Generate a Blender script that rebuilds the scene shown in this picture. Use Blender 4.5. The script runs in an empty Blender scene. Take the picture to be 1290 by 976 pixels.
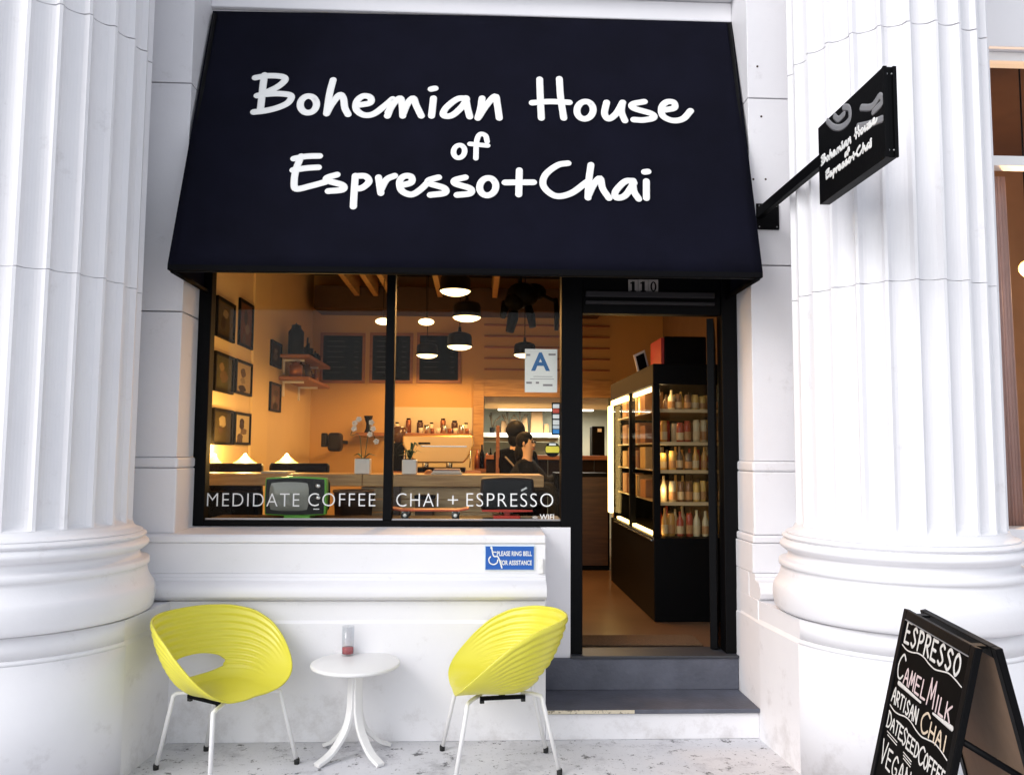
import bpy, bmesh, math, random
from mathutils import Vector, Matrix
random.seed(7)
S = bpy.context.scene
COL = S.collection
R = math.radians

# ------------------------------------------------------------------ camera
EYE = Vector((0, 0, 1.53)); F = 1020.0
_y = Vector((-45., -81., -1020.)).normalized()
_z = Vector((88., 12488., -1020.)); _z = (_z - _z.dot(_y) * _y).normalized()
_x = _y.cross(_z)
ROT = Matrix((_x, _y, _z))                     # camera space -> world
cam = bpy.data.cameras.new('camera'); camo = bpy.data.objects.new('camera', cam); COL.objects.link(camo)
camo.matrix_world = Matrix.Translation(EYE) @ ROT.to_4x4()
cam.sensor_width = 36; cam.lens = F / 1290 * 36; cam.clip_start = .05; cam.clip_end = 2000
S.camera = camo

def ray(px, py): return ROT @ Vector((px - 645., -(py - 488.), -F))
def P(px, py, Y): d = ray(px, py); return EYE + d * (Y / d.y)          # photo pixel -> point on a wall plane
def PZ(px, py, Z): d = ray(px, py); return EYE + d * ((Z - EYE.z) / d.z)

# ------------------------------------------------------------------ light
W = bpy.data.worlds.new("World"); S.world = W; W.use_nodes = True
nt = W.node_tree; nt.nodes.clear()
sky = nt.nodes.new('ShaderNodeTexSky'); sky.sky_type = 'NISHITA'; sky.sun_disc = False
SUN_EL, SUN_AZ = 38, 48                         # sun in front-left of the facade, behind the camera
sky.sun_elevation = R(SUN_EL); sky.sun_rotation = R(180 + SUN_AZ); sky.air_density = 1.0; sky.dust_density = 1.5
hs = nt.nodes.new('ShaderNodeHueSaturation'); hs.inputs['Saturation'].default_value = .34
bg = nt.nodes.new('ShaderNodeBackground'); bg.inputs['Strength'].default_value = .15
out = nt.nodes.new('ShaderNodeOutputWorld')
nt.links.new(sky.outputs[0], hs.inputs['Color']); nt.links.new(hs.outputs[0], bg.inputs['Color']); nt.links.new(bg.outputs[0], out.inputs[0])
sl = bpy.data.lights.new('sun', 'SUN'); sl.energy = .55; sl.angle = R(24); sl.color = (.985, .965, 1)
so = bpy.data.objects.new('sun', sl); COL.objects.link(so)
sd = Vector((-math.sin(R(SUN_AZ)) * math.cos(R(SUN_EL)), -math.cos(R(SUN_AZ)) * math.cos(R(SUN_EL)), math.sin(R(SUN_EL))))
so.rotation_euler = sd.to_track_quat('Z', 'Y').to_euler()
S.view_settings.view_transform = 'Standard'; S.view_settings.look = 'None'
S.view_settings.exposure = .74; S.view_settings.gamma = 1
S.render.engine = 'CYCLES'
S.cycles.max_bounces = 8; S.cycles.transparent_max_bounces = 16; S.cycles.sample_clamp_indirect = 4; S.cycles.use_denoising = True

# ------------------------------------------------------------------ materials
MT = {}
def mat(name, col, rough=.6, metal=0., var=0., vscale=6., bump=0., bscale=60., emit=None, estr=0., spec=.5, col2=None, thr=None, coat=0., sheen=0.):
    if name in MT: return MT[name]
    m = bpy.data.materials.new(name); m.use_nodes = True; n = m.node_tree; b = n.nodes['Principled BSDF']
    b.inputs['Base Color'].default_value = (*col, 1); b.inputs['Roughness'].default_value = rough
    b.inputs['Metallic'].default_value = metal; b.inputs['Specular IOR Level'].default_value = spec
    if coat: b.inputs['Coat Weight'].default_value = coat
    tc = n.nodes.new('ShaderNodeTexCoord')
    if var or col2:
        nz = n.nodes.new('ShaderNodeTexNoise'); nz.inputs['Scale'].default_value = vscale; nz.inputs['Detail'].default_value = 8
        nz.inputs['Roughness'].default_value = .62
        n.links.new(tc.outputs['Object'], nz.inputs['Vector'])
        cr = n.nodes.new('ShaderNodeValToRGB')
        a, c = thr or (.3, .72)
        cr.color_ramp.elements[0].position = a; cr.color_ramp.elements[1].position = c
        c2 = col2 or tuple(x * (1 - var) for x in col)
        cr.color_ramp.elements[0].color = (*c2, 1); cr.color_ramp.elements[1].color = (*col, 1)
        n.links.new(nz.outputs['Fac'], cr.inputs[0]); n.links.new(cr.outputs[0], b.inputs['Base Color'])
    if bump:
        nb = n.nodes.new('ShaderNodeTexNoise'); nb.inputs['Scale'].default_value = bscale; nb.inputs['Detail'].default_value = 6
        n.links.new(tc.outputs['Object'], nb.inputs['Vector'])
        bp = n.nodes.new('ShaderNodeBump'); bp.inputs['Strength'].default_value = bump; bp.inputs['Distance'].default_value = .01
        n.links.new(nb.outputs['Fac'], bp.inputs['Height']); n.links.new(bp.outputs[0], b.inputs['Normal'])
    if emit:
        b.inputs['Emission Color'].default_value = (*emit, 1); b.inputs['Emission Strength'].default_value = estr
    MT[name] = m; return m

def wood(name, c1, c2, scale=3., axis=0, rough=.5):
    if name in MT: return MT[name]
    m = bpy.data.materials.new(name); m.use_nodes = True; n = m.node_tree; b = n.nodes['Principled BSDF']
    tc = n.nodes.new('ShaderNodeTexCoord'); mp = n.nodes.new('ShaderNodeMapping')
    sc = [14, 14, 14]; sc[axis] = 1.2; mp.inputs['Scale'].default_value = sc
    nz = n.nodes.new('ShaderNodeTexNoise'); nz.inputs['Scale'].default_value = scale; nz.inputs['Detail'].default_value = 6; nz.inputs['Distortion'].default_value = .6
    cr = n.nodes.new('ShaderNodeValToRGB'); cr.color_ramp.elements[0].color = (*c1, 1); cr.color_ramp.elements[1].color = (*c2, 1)
    cr.color_ramp.elements[0].position = .35; cr.color_ramp.elements[1].position = .65
    n.links.new(tc.outputs['Object'], mp.inputs[0]); n.links.new(mp.outputs[0], nz.inputs['Vector'])
    n.links.new(nz.outputs['Fac'], cr.inputs[0]); n.links.new(cr.outputs[0], b.inputs['Base Color'])
    b.inputs['Roughness'].default_value = rough
    MT[name] = m; return m

def glass(name, tint=(1, 1, 1), refl=.05, rough=0.02):
    if name in MT: return MT[name]
    m = bpy.data.materials.new(name); m.use_nodes = True; n = m.node_tree; n.nodes.clear()
    o = n.nodes.new('ShaderNodeOutputMaterial'); mx = n.nodes.new('ShaderNodeMixShader')
    t = n.nodes.new('ShaderNodeBsdfTransparent'); t.inputs[0].default_value = (*tint, 1)
    g = n.nodes.new('ShaderNodeBsdfGlossy'); g.inputs['Roughness'].default_value = rough
    mx.inputs[0].default_value = refl
    n.links.new(t.outputs[0], mx.inputs[1]); n.links.new(g.outputs[0], mx.inputs[2]); n.links.new(mx.outputs[0], o.inputs[0])
    MT[name] = m; return m

def stone_mat():
    m = bpy.data.materials.new('painted_stone'); m.use_nodes = True; n = m.node_tree; b = n.nodes['Principled BSDF']
    tc = n.nodes.new('ShaderNodeTexCoord')
    def noise(s, d=8, r=.6):
        z = n.nodes.new('ShaderNodeTexNoise'); z.inputs['Scale'].default_value = s; z.inputs['Detail'].default_value = d; z.inputs['Roughness'].default_value = r
        n.links.new(geo.outputs['Position'], z.inputs['Vector']); return z
    geo = n.nodes.new('ShaderNodeNewGeometry')
    def ramp(src, a, b_, c1, c2):
        c = n.nodes.new('ShaderNodeValToRGB'); c.color_ramp.elements[0].position = a; c.color_ramp.elements[1].position = b_
        c.color_ramp.elements[0].color = (*c1, 1); c.color_ramp.elements[1].color = (*c2, 1); n.links.new(src, c.inputs[0]); return c
    base = ramp(noise(2.2).outputs['Fac'], .3, .7, (.765, .757, .782), (.80, .793, .812))
    spots = ramp(noise(19, 10, .7).outputs['Fac'], .25, .30, (.42, .40, .39), (1, 1, 1))
    mx = n.nodes.new('ShaderNodeMix'); mx.data_type = 'RGBA'; mx.blend_type = 'MULTIPLY'; mx.inputs[0].default_value = .55
    n.links.new(base.outputs[0], mx.inputs[6]); n.links.new(spots.outputs[0], mx.inputs[7]); n.links.new(mx.outputs[2], b.inputs['Base Color'])
    b.inputs['Roughness'].default_value = .55
    sep = n.nodes.new('ShaderNodeSeparateXYZ'); n.links.new(geo.outputs['Position'], sep.inputs[0])
    zr = n.nodes.new('ShaderNodeMapRange'); zr.inputs['From Min'].default_value = .0; zr.inputs['From Max'].default_value = .4; zr.inputs['To Min'].default_value = .15; zr.inputs['To Max'].default_value = .0
    n.links.new(sep.outputs['Z'], zr.inputs['Value'])
    sm = n.nodes.new('ShaderNodeMath'); sm.operation = 'SUBTRACT'; n.links.new(noise(6, 12, .72).outputs['Fac'], sm.inputs[0]); n.links.new(zr.outputs[0], sm.inputs[1])
    dirt = ramp(sm.outputs[0], .22, .40, (.50, .46, .43), (1, 1, 1))
    m2 = n.nodes.new('ShaderNodeMix'); m2.data_type = 'RGBA'; m2.blend_type = 'MULTIPLY'; m2.inputs[0].default_value = .38
    n.links.new(mx.outputs[2], m2.inputs[6]); n.links.new(dirt.outputs[0], m2.inputs[7]); n.links.new(m2.outputs[2], b.inputs['Base Color'])
    bp = n.nodes.new('ShaderNodeBump'); bp.inputs['Strength'].default_value = .25; bp.inputs['Distance'].default_value = .006
    n.links.new(noise(14, 6).outputs['Fac'], bp.inputs['Height'])
    bp2 = n.nodes.new('ShaderNodeBump'); bp2.inputs['Strength'].default_value = .15; bp2.inputs['Distance'].default_value = .002
    n.links.new(noise(120, 3).outputs['Fac'], bp2.inputs['Height']); n.links.new(bp.outputs[0], bp2.inputs['Normal'])
    n.links.new(bp2.outputs[0], b.inputs['Normal'])
    return m

def pave_mat():
    m = bpy.data.materials.new('worn_pavement'); m.use_nodes = True; n = m.node_tree; b = n.nodes['Principled BSDF']
    geo = n.nodes.new('ShaderNodeNewGeometry')
    def noise(s, d=10, r=.65, dist=0):
        z = n.nodes.new('ShaderNodeTexNoise'); z.inputs['Scale'].default_value = s; z.inputs['Detail'].default_value = d
        z.inputs['Roughness'].default_value = r; z.inputs['Distortion'].default_value = dist
        n.links.new(geo.outputs['Position'], z.inputs['Vector']); return z.outputs['Fac']
    def ramp(src, a, b_, c1, c2):
        c = n.nodes.new('ShaderNodeValToRGB'); c.color_ramp.elements[0].position = a; c.color_ramp.elements[1].position = b_
        c.color_ramp.elements[0].color = (*c1, 1); c.color_ramp.elements[1].color = (*c2, 1); n.links.new(src, c.inputs[0]); return c.outputs[0]
    def mul(a, c, f):
        mx = n.nodes.new('ShaderNodeMix'); mx.data_type = 'RGBA'; mx.blend_type = 'MULTIPLY'; mx.inputs[0].default_value = f
        n.links.new(a, mx.inputs[6]); n.links.new(c, mx.inputs[7]); return mx.outputs[2]
    c = ramp(noise(1.3), .3, .7, (.56, .56, .59), (.70, .695, .72))
    c = mul(c, ramp(noise(4.3, 12, .74), .36, .47, (.42, .41, .44), (1, 1, 1)), .5)
    c = mul(c, ramp(noise(13, 12, .76), .385, .43, (.08, .08, .08), (1, 1, 1)), .85)
    c = mul(c, ramp(noise(46, 8, .7), .35, .39, (.10, .09, .09), (1, 1, 1)), .85)
    n.links.new(c, b.inputs['Base Color']); b.inputs['Roughness'].default_value = .85
    bp = n.nodes.new('ShaderNodeBump'); bp.inputs['Strength'].default_value = .4; bp.inputs['Distance'].default_value = .006
    n.links.new(noise(45, 8), bp.inputs['Height']); n.links.new(bp.outputs[0], b.inputs['Normal'])
    return m

STONE = stone_mat(); PAVE = pave_mat()
BLACK = mat('black_painted_metal', (.0022, .0022, .0027), .5, bump=.05, spec=.09)
AWN = mat('navy_canvas', (.0052, .0054, .0135), .85, var=.45, vscale=2.2, bump=.35, bscale=420, spec=.08)
LET = mat('white_vinyl_lettering', (.82, .82, .80), .5)
YEL = mat('yellow_plastic', (.72, .66, .06), .36, bump=.02, bscale=300, coat=.15)
WST = mat('white_powder_coat', (.80, .79, .78), .35, bump=.03)
RUB = mat('black_rubber', (.015, .015, .015), .8)
GREY = mat('grey_deck_paint', (.105, .112, .145), .55, var=.35, vscale=7, bump=.3, bscale=50)
IWALL = mat('cafe_wall_plaster', (.62, .50, .36), .8, var=.08, vscale=2, bump=.1)
IWALL2 = mat('cafe_ochre_wall', (.62, .39, .16), .8, var=.08, vscale=2, bump=.1)
CEIL = mat('brown_ceiling', (.20, .10, .05), .85, var=.2)
OAK = wood('oiled_oak', (.36, .20, .08), (.54, .34, .14))
DWOOD = wood('dark_wood', (.035, .017, .009), (.07, .034, .016))
REDW = wood('red_brown_wood', (.24, .09, .04), (.36, .15, .06))
GLASS = glass('window_glass', (.97, .98, .97), .006)
CGLASS = glass('cabinet_glass', (.95, .96, .95), .03)

# ------------------------------------------------------------------ mesh helpers
class MB:
    def __init__(s): s.v = []; s.f = []; s.sm = []
    def add(s, vs, fs, smooth=False):
        o = len(s.v); s.v += [tuple(v) for v in vs]
        s.f += [tuple(i + o for i in f) for f in fs]; s.sm += [smooth] * len(fs); return s
    def box(s, x0, x1, y0, y1, z0, z1):
        if x0 > x1: x0, x1 = x1, x0
        if y0 > y1: y0, y1 = y1, y0
        if z0 > z1: z0, z1 = z1, z0
        return s.add([(x0, y0, z0), (x1, y0, z0), (x1, y1, z0), (x0, y1, z0), (x0, y0, z1), (x1, y0, z1), (x1, y1, z1), (x0, y1, z1)],
                     [(0, 3, 2, 1), (4, 5, 6, 7), (0, 1, 5, 4), (1, 2, 6, 5), (2, 3, 7, 6), (3, 0, 4, 7)])
    def obox(s, c, u, v, w):                    # box from centre and three half vectors
        c, u, v, w = map(Vector, (c, u, v, w)); vs = []
        for k in (-1, 1):
            for i, j in ((-1, -1), (1, -1), (1, 1), (-1, 1)): vs.append(c + u * i + v * j + w * k)
        return s.add(vs, [(0, 3, 2, 1), (4, 5, 6, 7), (0, 1, 5, 4), (1, 2, 6, 5), (2, 3, 7, 6), (3, 0, 4, 7)])
    def lathe(s, prof, c=(0, 0, 0), n=32, a0=0., a1=360., smooth=True, sy=1.):
        full = abs(a1 - a0) >= 359.9; m = n if full else n + 1; vs = []
        for r, z in prof:
            for i in range(m):
                a = R(a0 + (a1 - a0) * i / n); vs.append((c[0] + r * math.cos(a), c[1] + sy * r * math.sin(a), c[2] + z))
        fs = []
        for k in range(len(prof) - 1):
            for i in range(n):
                j = (i + 1) % m; fs.append((k * m + i, k * m + j, (k + 1) * m + j, (k + 1) * m + i))
        return s.add(vs, fs, smooth)
    def tube(s, pts, r, n=8, flat=None, caps=True, smooth=True):
        # r: radius or list; flat=(normal, thickness) makes a flattened ribbon for brushed letters
        pts = [Vector(p) for p in pts]; m = len(pts); rr = r if isinstance(r, (list, tuple)) else [r] * m
        T = []
        for i in range(m):
            t = pts[min(i + 1, m - 1)] - pts[max(i - 1, 0)]; T.append(t.normalized() if t.length > 1e-9 else Vector((0, 0, 1)))
        rings = []
        if flat:
            nrm = Vector(flat[0]).normalized(); th = flat[1]
            def ring(p, t, q):
                b = nrm.cross(t).normalized(); return [p + b * q * math.cos(2 * math.pi * k / n) + nrm * th * min(1, q / max(rr)) * math.sin(2 * math.pi * k / n) for k in range(n)]
            for a in (80, 50, 25): q = rr[0] * math.cos(R(a)); rings.append(ring(pts[0] - T[0] * rr[0] * math.sin(R(a)), T[0], q))
            for i in range(m): rings.append(ring(pts[i], T[i], rr[i]))
            for a in (25, 50, 80): q = rr[-1] * math.cos(R(a)); rings.append(ring(pts[-1] + T[-1] * rr[-1] * math.sin(R(a)), T[-1], q))
        else:
            up = Vector((0, 0, 1)) if abs(T[0].z) < .9 else Vector((1, 0, 0)); b = T[0].cross(up).normalized()
            for i in range(m):
                b = (b - T[i] * b.dot(T[i])).normalized(); c = T[i].cross(b)
                rings.append([pts[i] + (b * math.cos(2 * math.pi * k / n) + c * math.sin(2 * math.pi * k / n)) * rr[i] for k in range(n)])
        vs = [v for rg in rings for v in rg]; fs = []
        for i in range(len(rings) - 1):
            for k in range(n): fs.append((i * n + k, i * n + (k + 1) % n, (i + 1) * n + (k + 1) % n, (i + 1) * n + k))
        if caps: fs += [tuple(range(n))[::-1], tuple((len(rings) - 1) * n + k for k in range(n))]
        return s.add(vs, fs, smooth)
    def prism(s, poly, d0, d1, axis='y', smooth=False):      # polygon (a,b) extruded along axis
        n = len(poly)
        def mk(a, b, d): return {'y': (a, d, b), 'x': (d, a, b), 'z': (a, b, d)}[axis]
        vs = [mk(a, b, d0) for a, b in poly] + [mk(a, b, d1) for a, b in poly]
        fs = [tuple(range(n)), tuple(range(2 * n - 1, n - 1, -1))]
        s.add(vs, fs, False); o = len(s.v) - 2 * n
        s.f += [(o + i, o + (i + 1) % n, o + n + (i + 1) % n, o + n + i) for i in range(n)]; s.sm += [smooth] * n; return s
    def ball(s, c, r, n=12, m=8, sc=(1, 1, 1)):
        prof = [(math.sin(math.pi * i / m) * r, -math.cos(math.pi * i / m) * r) for i in range(m + 1)]
        vs = []; fs = []
        for rr_, z in prof:
            for i in range(n): a = 2 * math.pi * i / n; vs.append((c[0] + rr_ * math.cos(a) * sc[0], c[1] + rr_ * math.sin(a) * sc[1], c[2] + z * sc[2]))
        for k in range(m):
            for i in range(n): fs.append((k * n + i, k * n + (i + 1) % n, (k + 1) * n + (i + 1) % n, (k + 1) * n + i))
        return s.add(vs, fs, True)
    def quad(s, a, b, c, d): return s.add([a, b, c, d], [(0, 1, 2, 3)])

def wloc(o):
    l = Vector((0, 0, 0))
    while o: l += o.location; o = o.parent
    return l
def part(name, mb, m, parent=None, bevel=0., loc=None, kind=None, seg=2):
    base = wloc(parent) if parent else (Vector(loc) if loc is not None else Vector((0, 0, 0)))
    me = bpy.data.meshes.new(name)
    me.from_pydata([tuple(Vector(v) - base) for v in mb.v], [], mb.f)
    bm = bmesh.new(); bm.from_mesh(me)
    for f, q in zip(bm.faces, mb.sm): f.smooth = q
    bmesh.ops.remove_doubles(bm, verts=bm.verts, dist=1e-6)
    bmesh.ops.recalc_face_normals(bm, faces=bm.faces); bm.to_mesh(me); bm.free()
    me.materials.append(m)
    o = bpy.data.objects.new(name, me); COL.objects.link(o)
    if parent: o.parent = parent
    elif loc is not None: o.location = Vector(loc)
    if bevel:
        b = o.modifiers.new('bevel', 'BEVEL'); b.width = bevel; b.segments = seg; b.limit_method = 'ANGLE'; b.angle_limit = R(40)
        b.harden_normals = False
    if kind: o['kind'] = kind
    return o
def tag(o, label, cat, group=None):
    o['label'] = label; o['category'] = cat
    if group: o['group'] = group
    return o
def thing(name, label, cat, loc=(0, 0, 0), group=None):
    o = bpy.data.objects.new(name, None); COL.objects.link(o); o.location = loc; o.empty_display_size = .1
    return tag(o, label, cat, group)
def dup(o, loc=None, rz=None, label=None, parent=None, scale=None):
    c = o.copy(); COL.objects.link(c)
    if parent: c.parent = parent
    if loc is not None: c.location = loc
    if rz is not None: c.rotation_euler = (0, 0, rz)
    if scale is not None: c.scale = scale
    if label: c['label'] = label
    for ch in list(o.children): dup(ch, parent=c)
    return c
def smooth_path(pts, k=5):
    pts = [Vector(p) for p in pts]
    if len(pts) < 3:
        return [pts[0].lerp(pts[1], i / 4) for i in range(5)]
    o = []; q = [pts[0] * 2 - pts[1]] + pts + [pts[-1] * 2 - pts[-2]]
    for i in range(1, len(q) - 2):
        for j in range(k):
            t = j / k; a, b, c, d = q[i - 1:i + 3]
            o.append(.5 * ((2 * b) + (c - a) * t + (2 * a - 5 * b + 4 * c - d) * t * t + (3 * b - a - 3 * c + d) * t ** 3))
    o.append(pts[-1]); return o
FONTC = {}
def text_mesh(s, size=1., spacing=1., bold=0.):
    key = (s, spacing, bold)
    if key not in FONTC:
        cu = bpy.data.curves.new('txt', 'FONT'); cu.body = s; cu.size = 1; cu.space_character = spacing; cu.offset = bold; cu.resolution_u = 4
        o = bpy.data.objects.new('txt', cu); me = bpy.data.meshes.new_from_object(o)
        FONTC[key] = ([tuple(v.co) for v in me.vertices], [tuple(p.vertices) for p in me.polygons])
        bpy.data.objects.remove(o); bpy.data.meshes.remove(me)
    v, f = FONTC[key]; return [(x * size, y * size) for x, y, z in v], f
def put_text(mb, s, x0, x1, zb, zh, Y, spacing=1., bold=0.):      # capital height zh, stretched between x0 and x1 on plane Y
    v, f = text_mesh(s, 1., spacing, bold); a = min(p[0] for p in v); b = max(p[0] for p in v); c = min(p[1] for p in v); d = max(p[1] for p in v)
    mb.add([(x0 + (p[0] - a) / (b - a) * (x1 - x0), Y, zb + (p[1] - c) / (d - c) * zh) for p in v], f); return mb

# ------------------------------------------------------------------ main planes (metres)
YD = 4.85      # shop window and door
YP = 4.56      # front of the piers
YB = 4.44      # foot of the wall
XL, XR = -1.652, 1.578   # reveals of the opening
ZF = .354      # floor of the cafe
ZT = 7.0       # top of what is built
CYL = 4.10; CXR, CXL = 2.157, -2.216; CR = .49

# ------------------------------------------------------------------ ground
g = MB(); g.quad((-300, -300, 0), (300, -300, 0), (300, 300, 0), (-300, 300, 0)); part('pavement', g, PAVE, kind='structure')
part('kerb', MB().box(-300, 300, -3.15, -3.0, -.1, .008), mat('kerb_stone', (.35, .35, .36), .8), kind='structure')
g = MB(); g.quad((-300, -14, .004), (300, -14, .004), (300, -3.151, .004), (-300, -3.151, .004)); part('road', g, mat('asphalt', (.05, .05, .052), .85, var=.3, vscale=3), kind='structure')

# ------------------------------------------------------------------ building
bld = thing('building', 'white painted classical stone facade with piers and blocks framing the cafe', 'building', (0, YB, 0))
def blk(x0, x1, y0, y1, z0, z1, nm='stone_block', bev=.006, m=STONE): return part(nm, MB().box(x0, x1, y0, y1, z0, z1), m, bld, bev)
for sgn, xi, xo in ((-1, XL, -3.4), (1, XR, 2.95)):
    courses = [1.49, 2.30, 3.62, 4.9, 6.2, ZT]
    if sgn > 0: courses = [1.49, 2.62, 3.62, 4.9, 6.2, ZT]
    for k in range(len(courses) - 1):
        z0, z1 = courses[k] + (.004 if k else 0), courses[k + 1] - .0
        blk(xi, xo, YP, 5.00, z0 + (.0), z1 - .003, bev=.003)
    blk(xi - sgn * .0 - sgn * .012, xo, YP - .012, 5.00, 1.43, 1.488, 'moulding_band', .012)
    blk(xi - sgn * .012, xo, YP - .020, 5.00, 1.075, 1.428, bev=.008)
    if sgn < 0: blk(xi, xo, YP + .05, 5.00, 0, 1.072); continue
    blk(xi - sgn * .022, xo, YP - .030, 5.00, 1.03, 1.073, 'moulding_band', .010)
    x2 = xi - sgn * .028
    blk(x2, xo, YP - .034, 5.00, .868, 1.028, bev=.003)
    # base moulding set back a little from the reveal
    prof = [(4.60, .866), (4.505, .866), (4.495, .850), (4.50, .845), (4.495, .835), (4.452, .825), (4.425, .80), (4.415, .77), (4.425, .745), (4.45, .733), (4.60, .733)]
    part('base_moulding', MB().prism(prof, x2 + .004, xo, 'x'), STONE, bld, .003)
    blk(x2 + .001, xo, YP + .04, 5.00, .60, .866, bev=.004)
    blk(x2, xo, YB + .014, 5.00, .612, .7325, bev=.004)
    blk(x2 - .004, xo, YB, 5.00, 0.0, .611, bev=.006)
# wall under the window
WXL, WX1 = -2.3, .385
part('sill', MB().prism([(YD + .05, 1.092), (YD - .02, 1.088), (4.50, 1.075), (4.487, 1.062), (4.487, 1.035), (4.497, 1.028), (YD + .05, 1.028)], WXL, WX1, 'x'), STONE, bld, .003)
part('wall_panel', MB().prism([(YD + .05, 1.027), (4.497, 1.027), (4.497, .868), (YD + .05, .868)], WXL, WX1, 'x'), STONE, bld)
part('base_moulding', MB().prism([(YD, .867), (4.490, .867), (4.486, .852), (4.475, .848), (4.470, .835), (4.448, .828), (4.415, .81), (4.402, .785), (4.405, .757), (4.425, .738), (4.46, .730), (YD, .730)], WXL, WX1 + .002, 'x', True), STONE, bld, .002)
part('wall_plinth', MB().prism([(YD, .729), (4.452, .729), (4.452, .628), (4.440, .612), (4.440, .0), (YD, .0)], WXL, WX1, 'x'), STONE, bld, .004)
part('stone_block', MB().box(WX1, .56, 4.80, 4.99, ZF - .16, 1.09), STONE, bld, .003)
part('step_riser', MB().box(WX1, 1.544, YB + .001, 4.99, 0, .138), STONE, bld, .006)
# wall behind and above the awning
part('lintel_wall', MB().box(XL, XR, YD + .012, 5.2, 2.782, 4.23), STONE, bld)
part('stone_block', MB().box(XL, XR, YD - .02, 5.2, 4.233, 4.36), STONE, bld, .008)
part('stone_block', MB().box(XL, XR, YD - .09, 5.2, 4.363, ZT), STONE, bld, .01)
for x_, y_ in ((954, 84), (964.5, 226), (949, 226), (959, 147)):
    c = P(x_, y_, YP); part('anchor_hole', MB().tube([c + Vector((0, -.0012, 0)), c + Vector((0, .01, 0))], .0065, 10), mat('rust_dark', (.06, .035, .025), .9), bld)
# neighbouring bay on the right and its wall
NX0, NX1 = 2.95, 5.2
zA = P(1270, 77, 4.86).z
part('stone_block', MB().box(NX0 + .002, 8.5, 4.80, 5.00, 0, 1.09), STONE, bld, .008)
part('stone_block', MB().box(NX0 + .002, 8.5, 4.80, 5.00, zA + .061, ZT), STONE, bld, .008)
part('stone_block', MB().box(NX1, 8.5, 4.80, 5.00, 1.092, zA + .06), STONE, bld, .008)
part('stone_block', MB().box(-9, -3.402, YP, 5.00, 0, ZT), STONE, bld, .008)
part('roof_slab', MB().box(-9, 8.5, 4.9, 11.6, ZT, ZT + .2), STONE, bld)

st = thing('entrance_step', 'two grey painted entrance steps below the cafe door', 'step', (1, 4.6, 0))
part('tread', MB().box(WX1 + .002, 1.543, YB - .018, 4.79, .139, .163), GREY, st, .004)
part('nosing', MB().box(WX1 + .002, .86, YB - .022, YB - .0185, .143, .161), mat('chipped_cream_edge', (.62, .55, .42), .8, col2=(.2, .17, .13), vscale=40, thr=(.38, .45)), st)
part('riser', MB().box(WX1 + .002, 1.544, 4.775, 4.99, .1635, ZF - .012), GREY, st, .004)
part('threshold', MB().box(.56, 1.544, 4.765, 4.99, ZF - .0115, ZF + .004), mat('dark_threshold', (.035, .037, .045), .45), st, .003)

# ------------------------------------------------------------------ columns
def flute_ring(r0, depth, nf=24, k=9, fil=.14):
    pts = []
    for i in range(nf):
        a0 = i * 2 * math.pi / nf; w = 2 * math.pi / nf
        for j in range(k):
            t = j / k
            if t < fil: d = 0
            else:
                u = (t - fil) / (1 - fil) * 2 - 1; d = depth * math.sqrt(max(0, 1 - u * u))
            pts.append((a0 + w * (t + .0), r0 - d))
    return pts
def fluted(mb, cx, cy, zs, r, depth, rot):
    vs = []; n = 0
    for z, rr, dd in zs:
        ring = flute_ring(rr, dd); n = len(ring)
        for a, q in ring: vs.append((cx + q * math.cos(a + rot), cy + q * math.sin(a + rot), z))
    fs = []
    for k in range(len(zs) - 1):
        for i in range(n): fs.append((k * n + i, k * n + (i + 1) % n, (k + 1) * n + (i + 1) % n, (k + 1) * n + i))
    o = len(mb.v); mb.add(vs, fs, False)
    mb.f.append(tuple(o + i for i in range(n))); mb.sm.append(False); mb.f.append(tuple(o + (len(zs) - 1) * n + i for i in range(n))); mb.sm.append(False)
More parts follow.
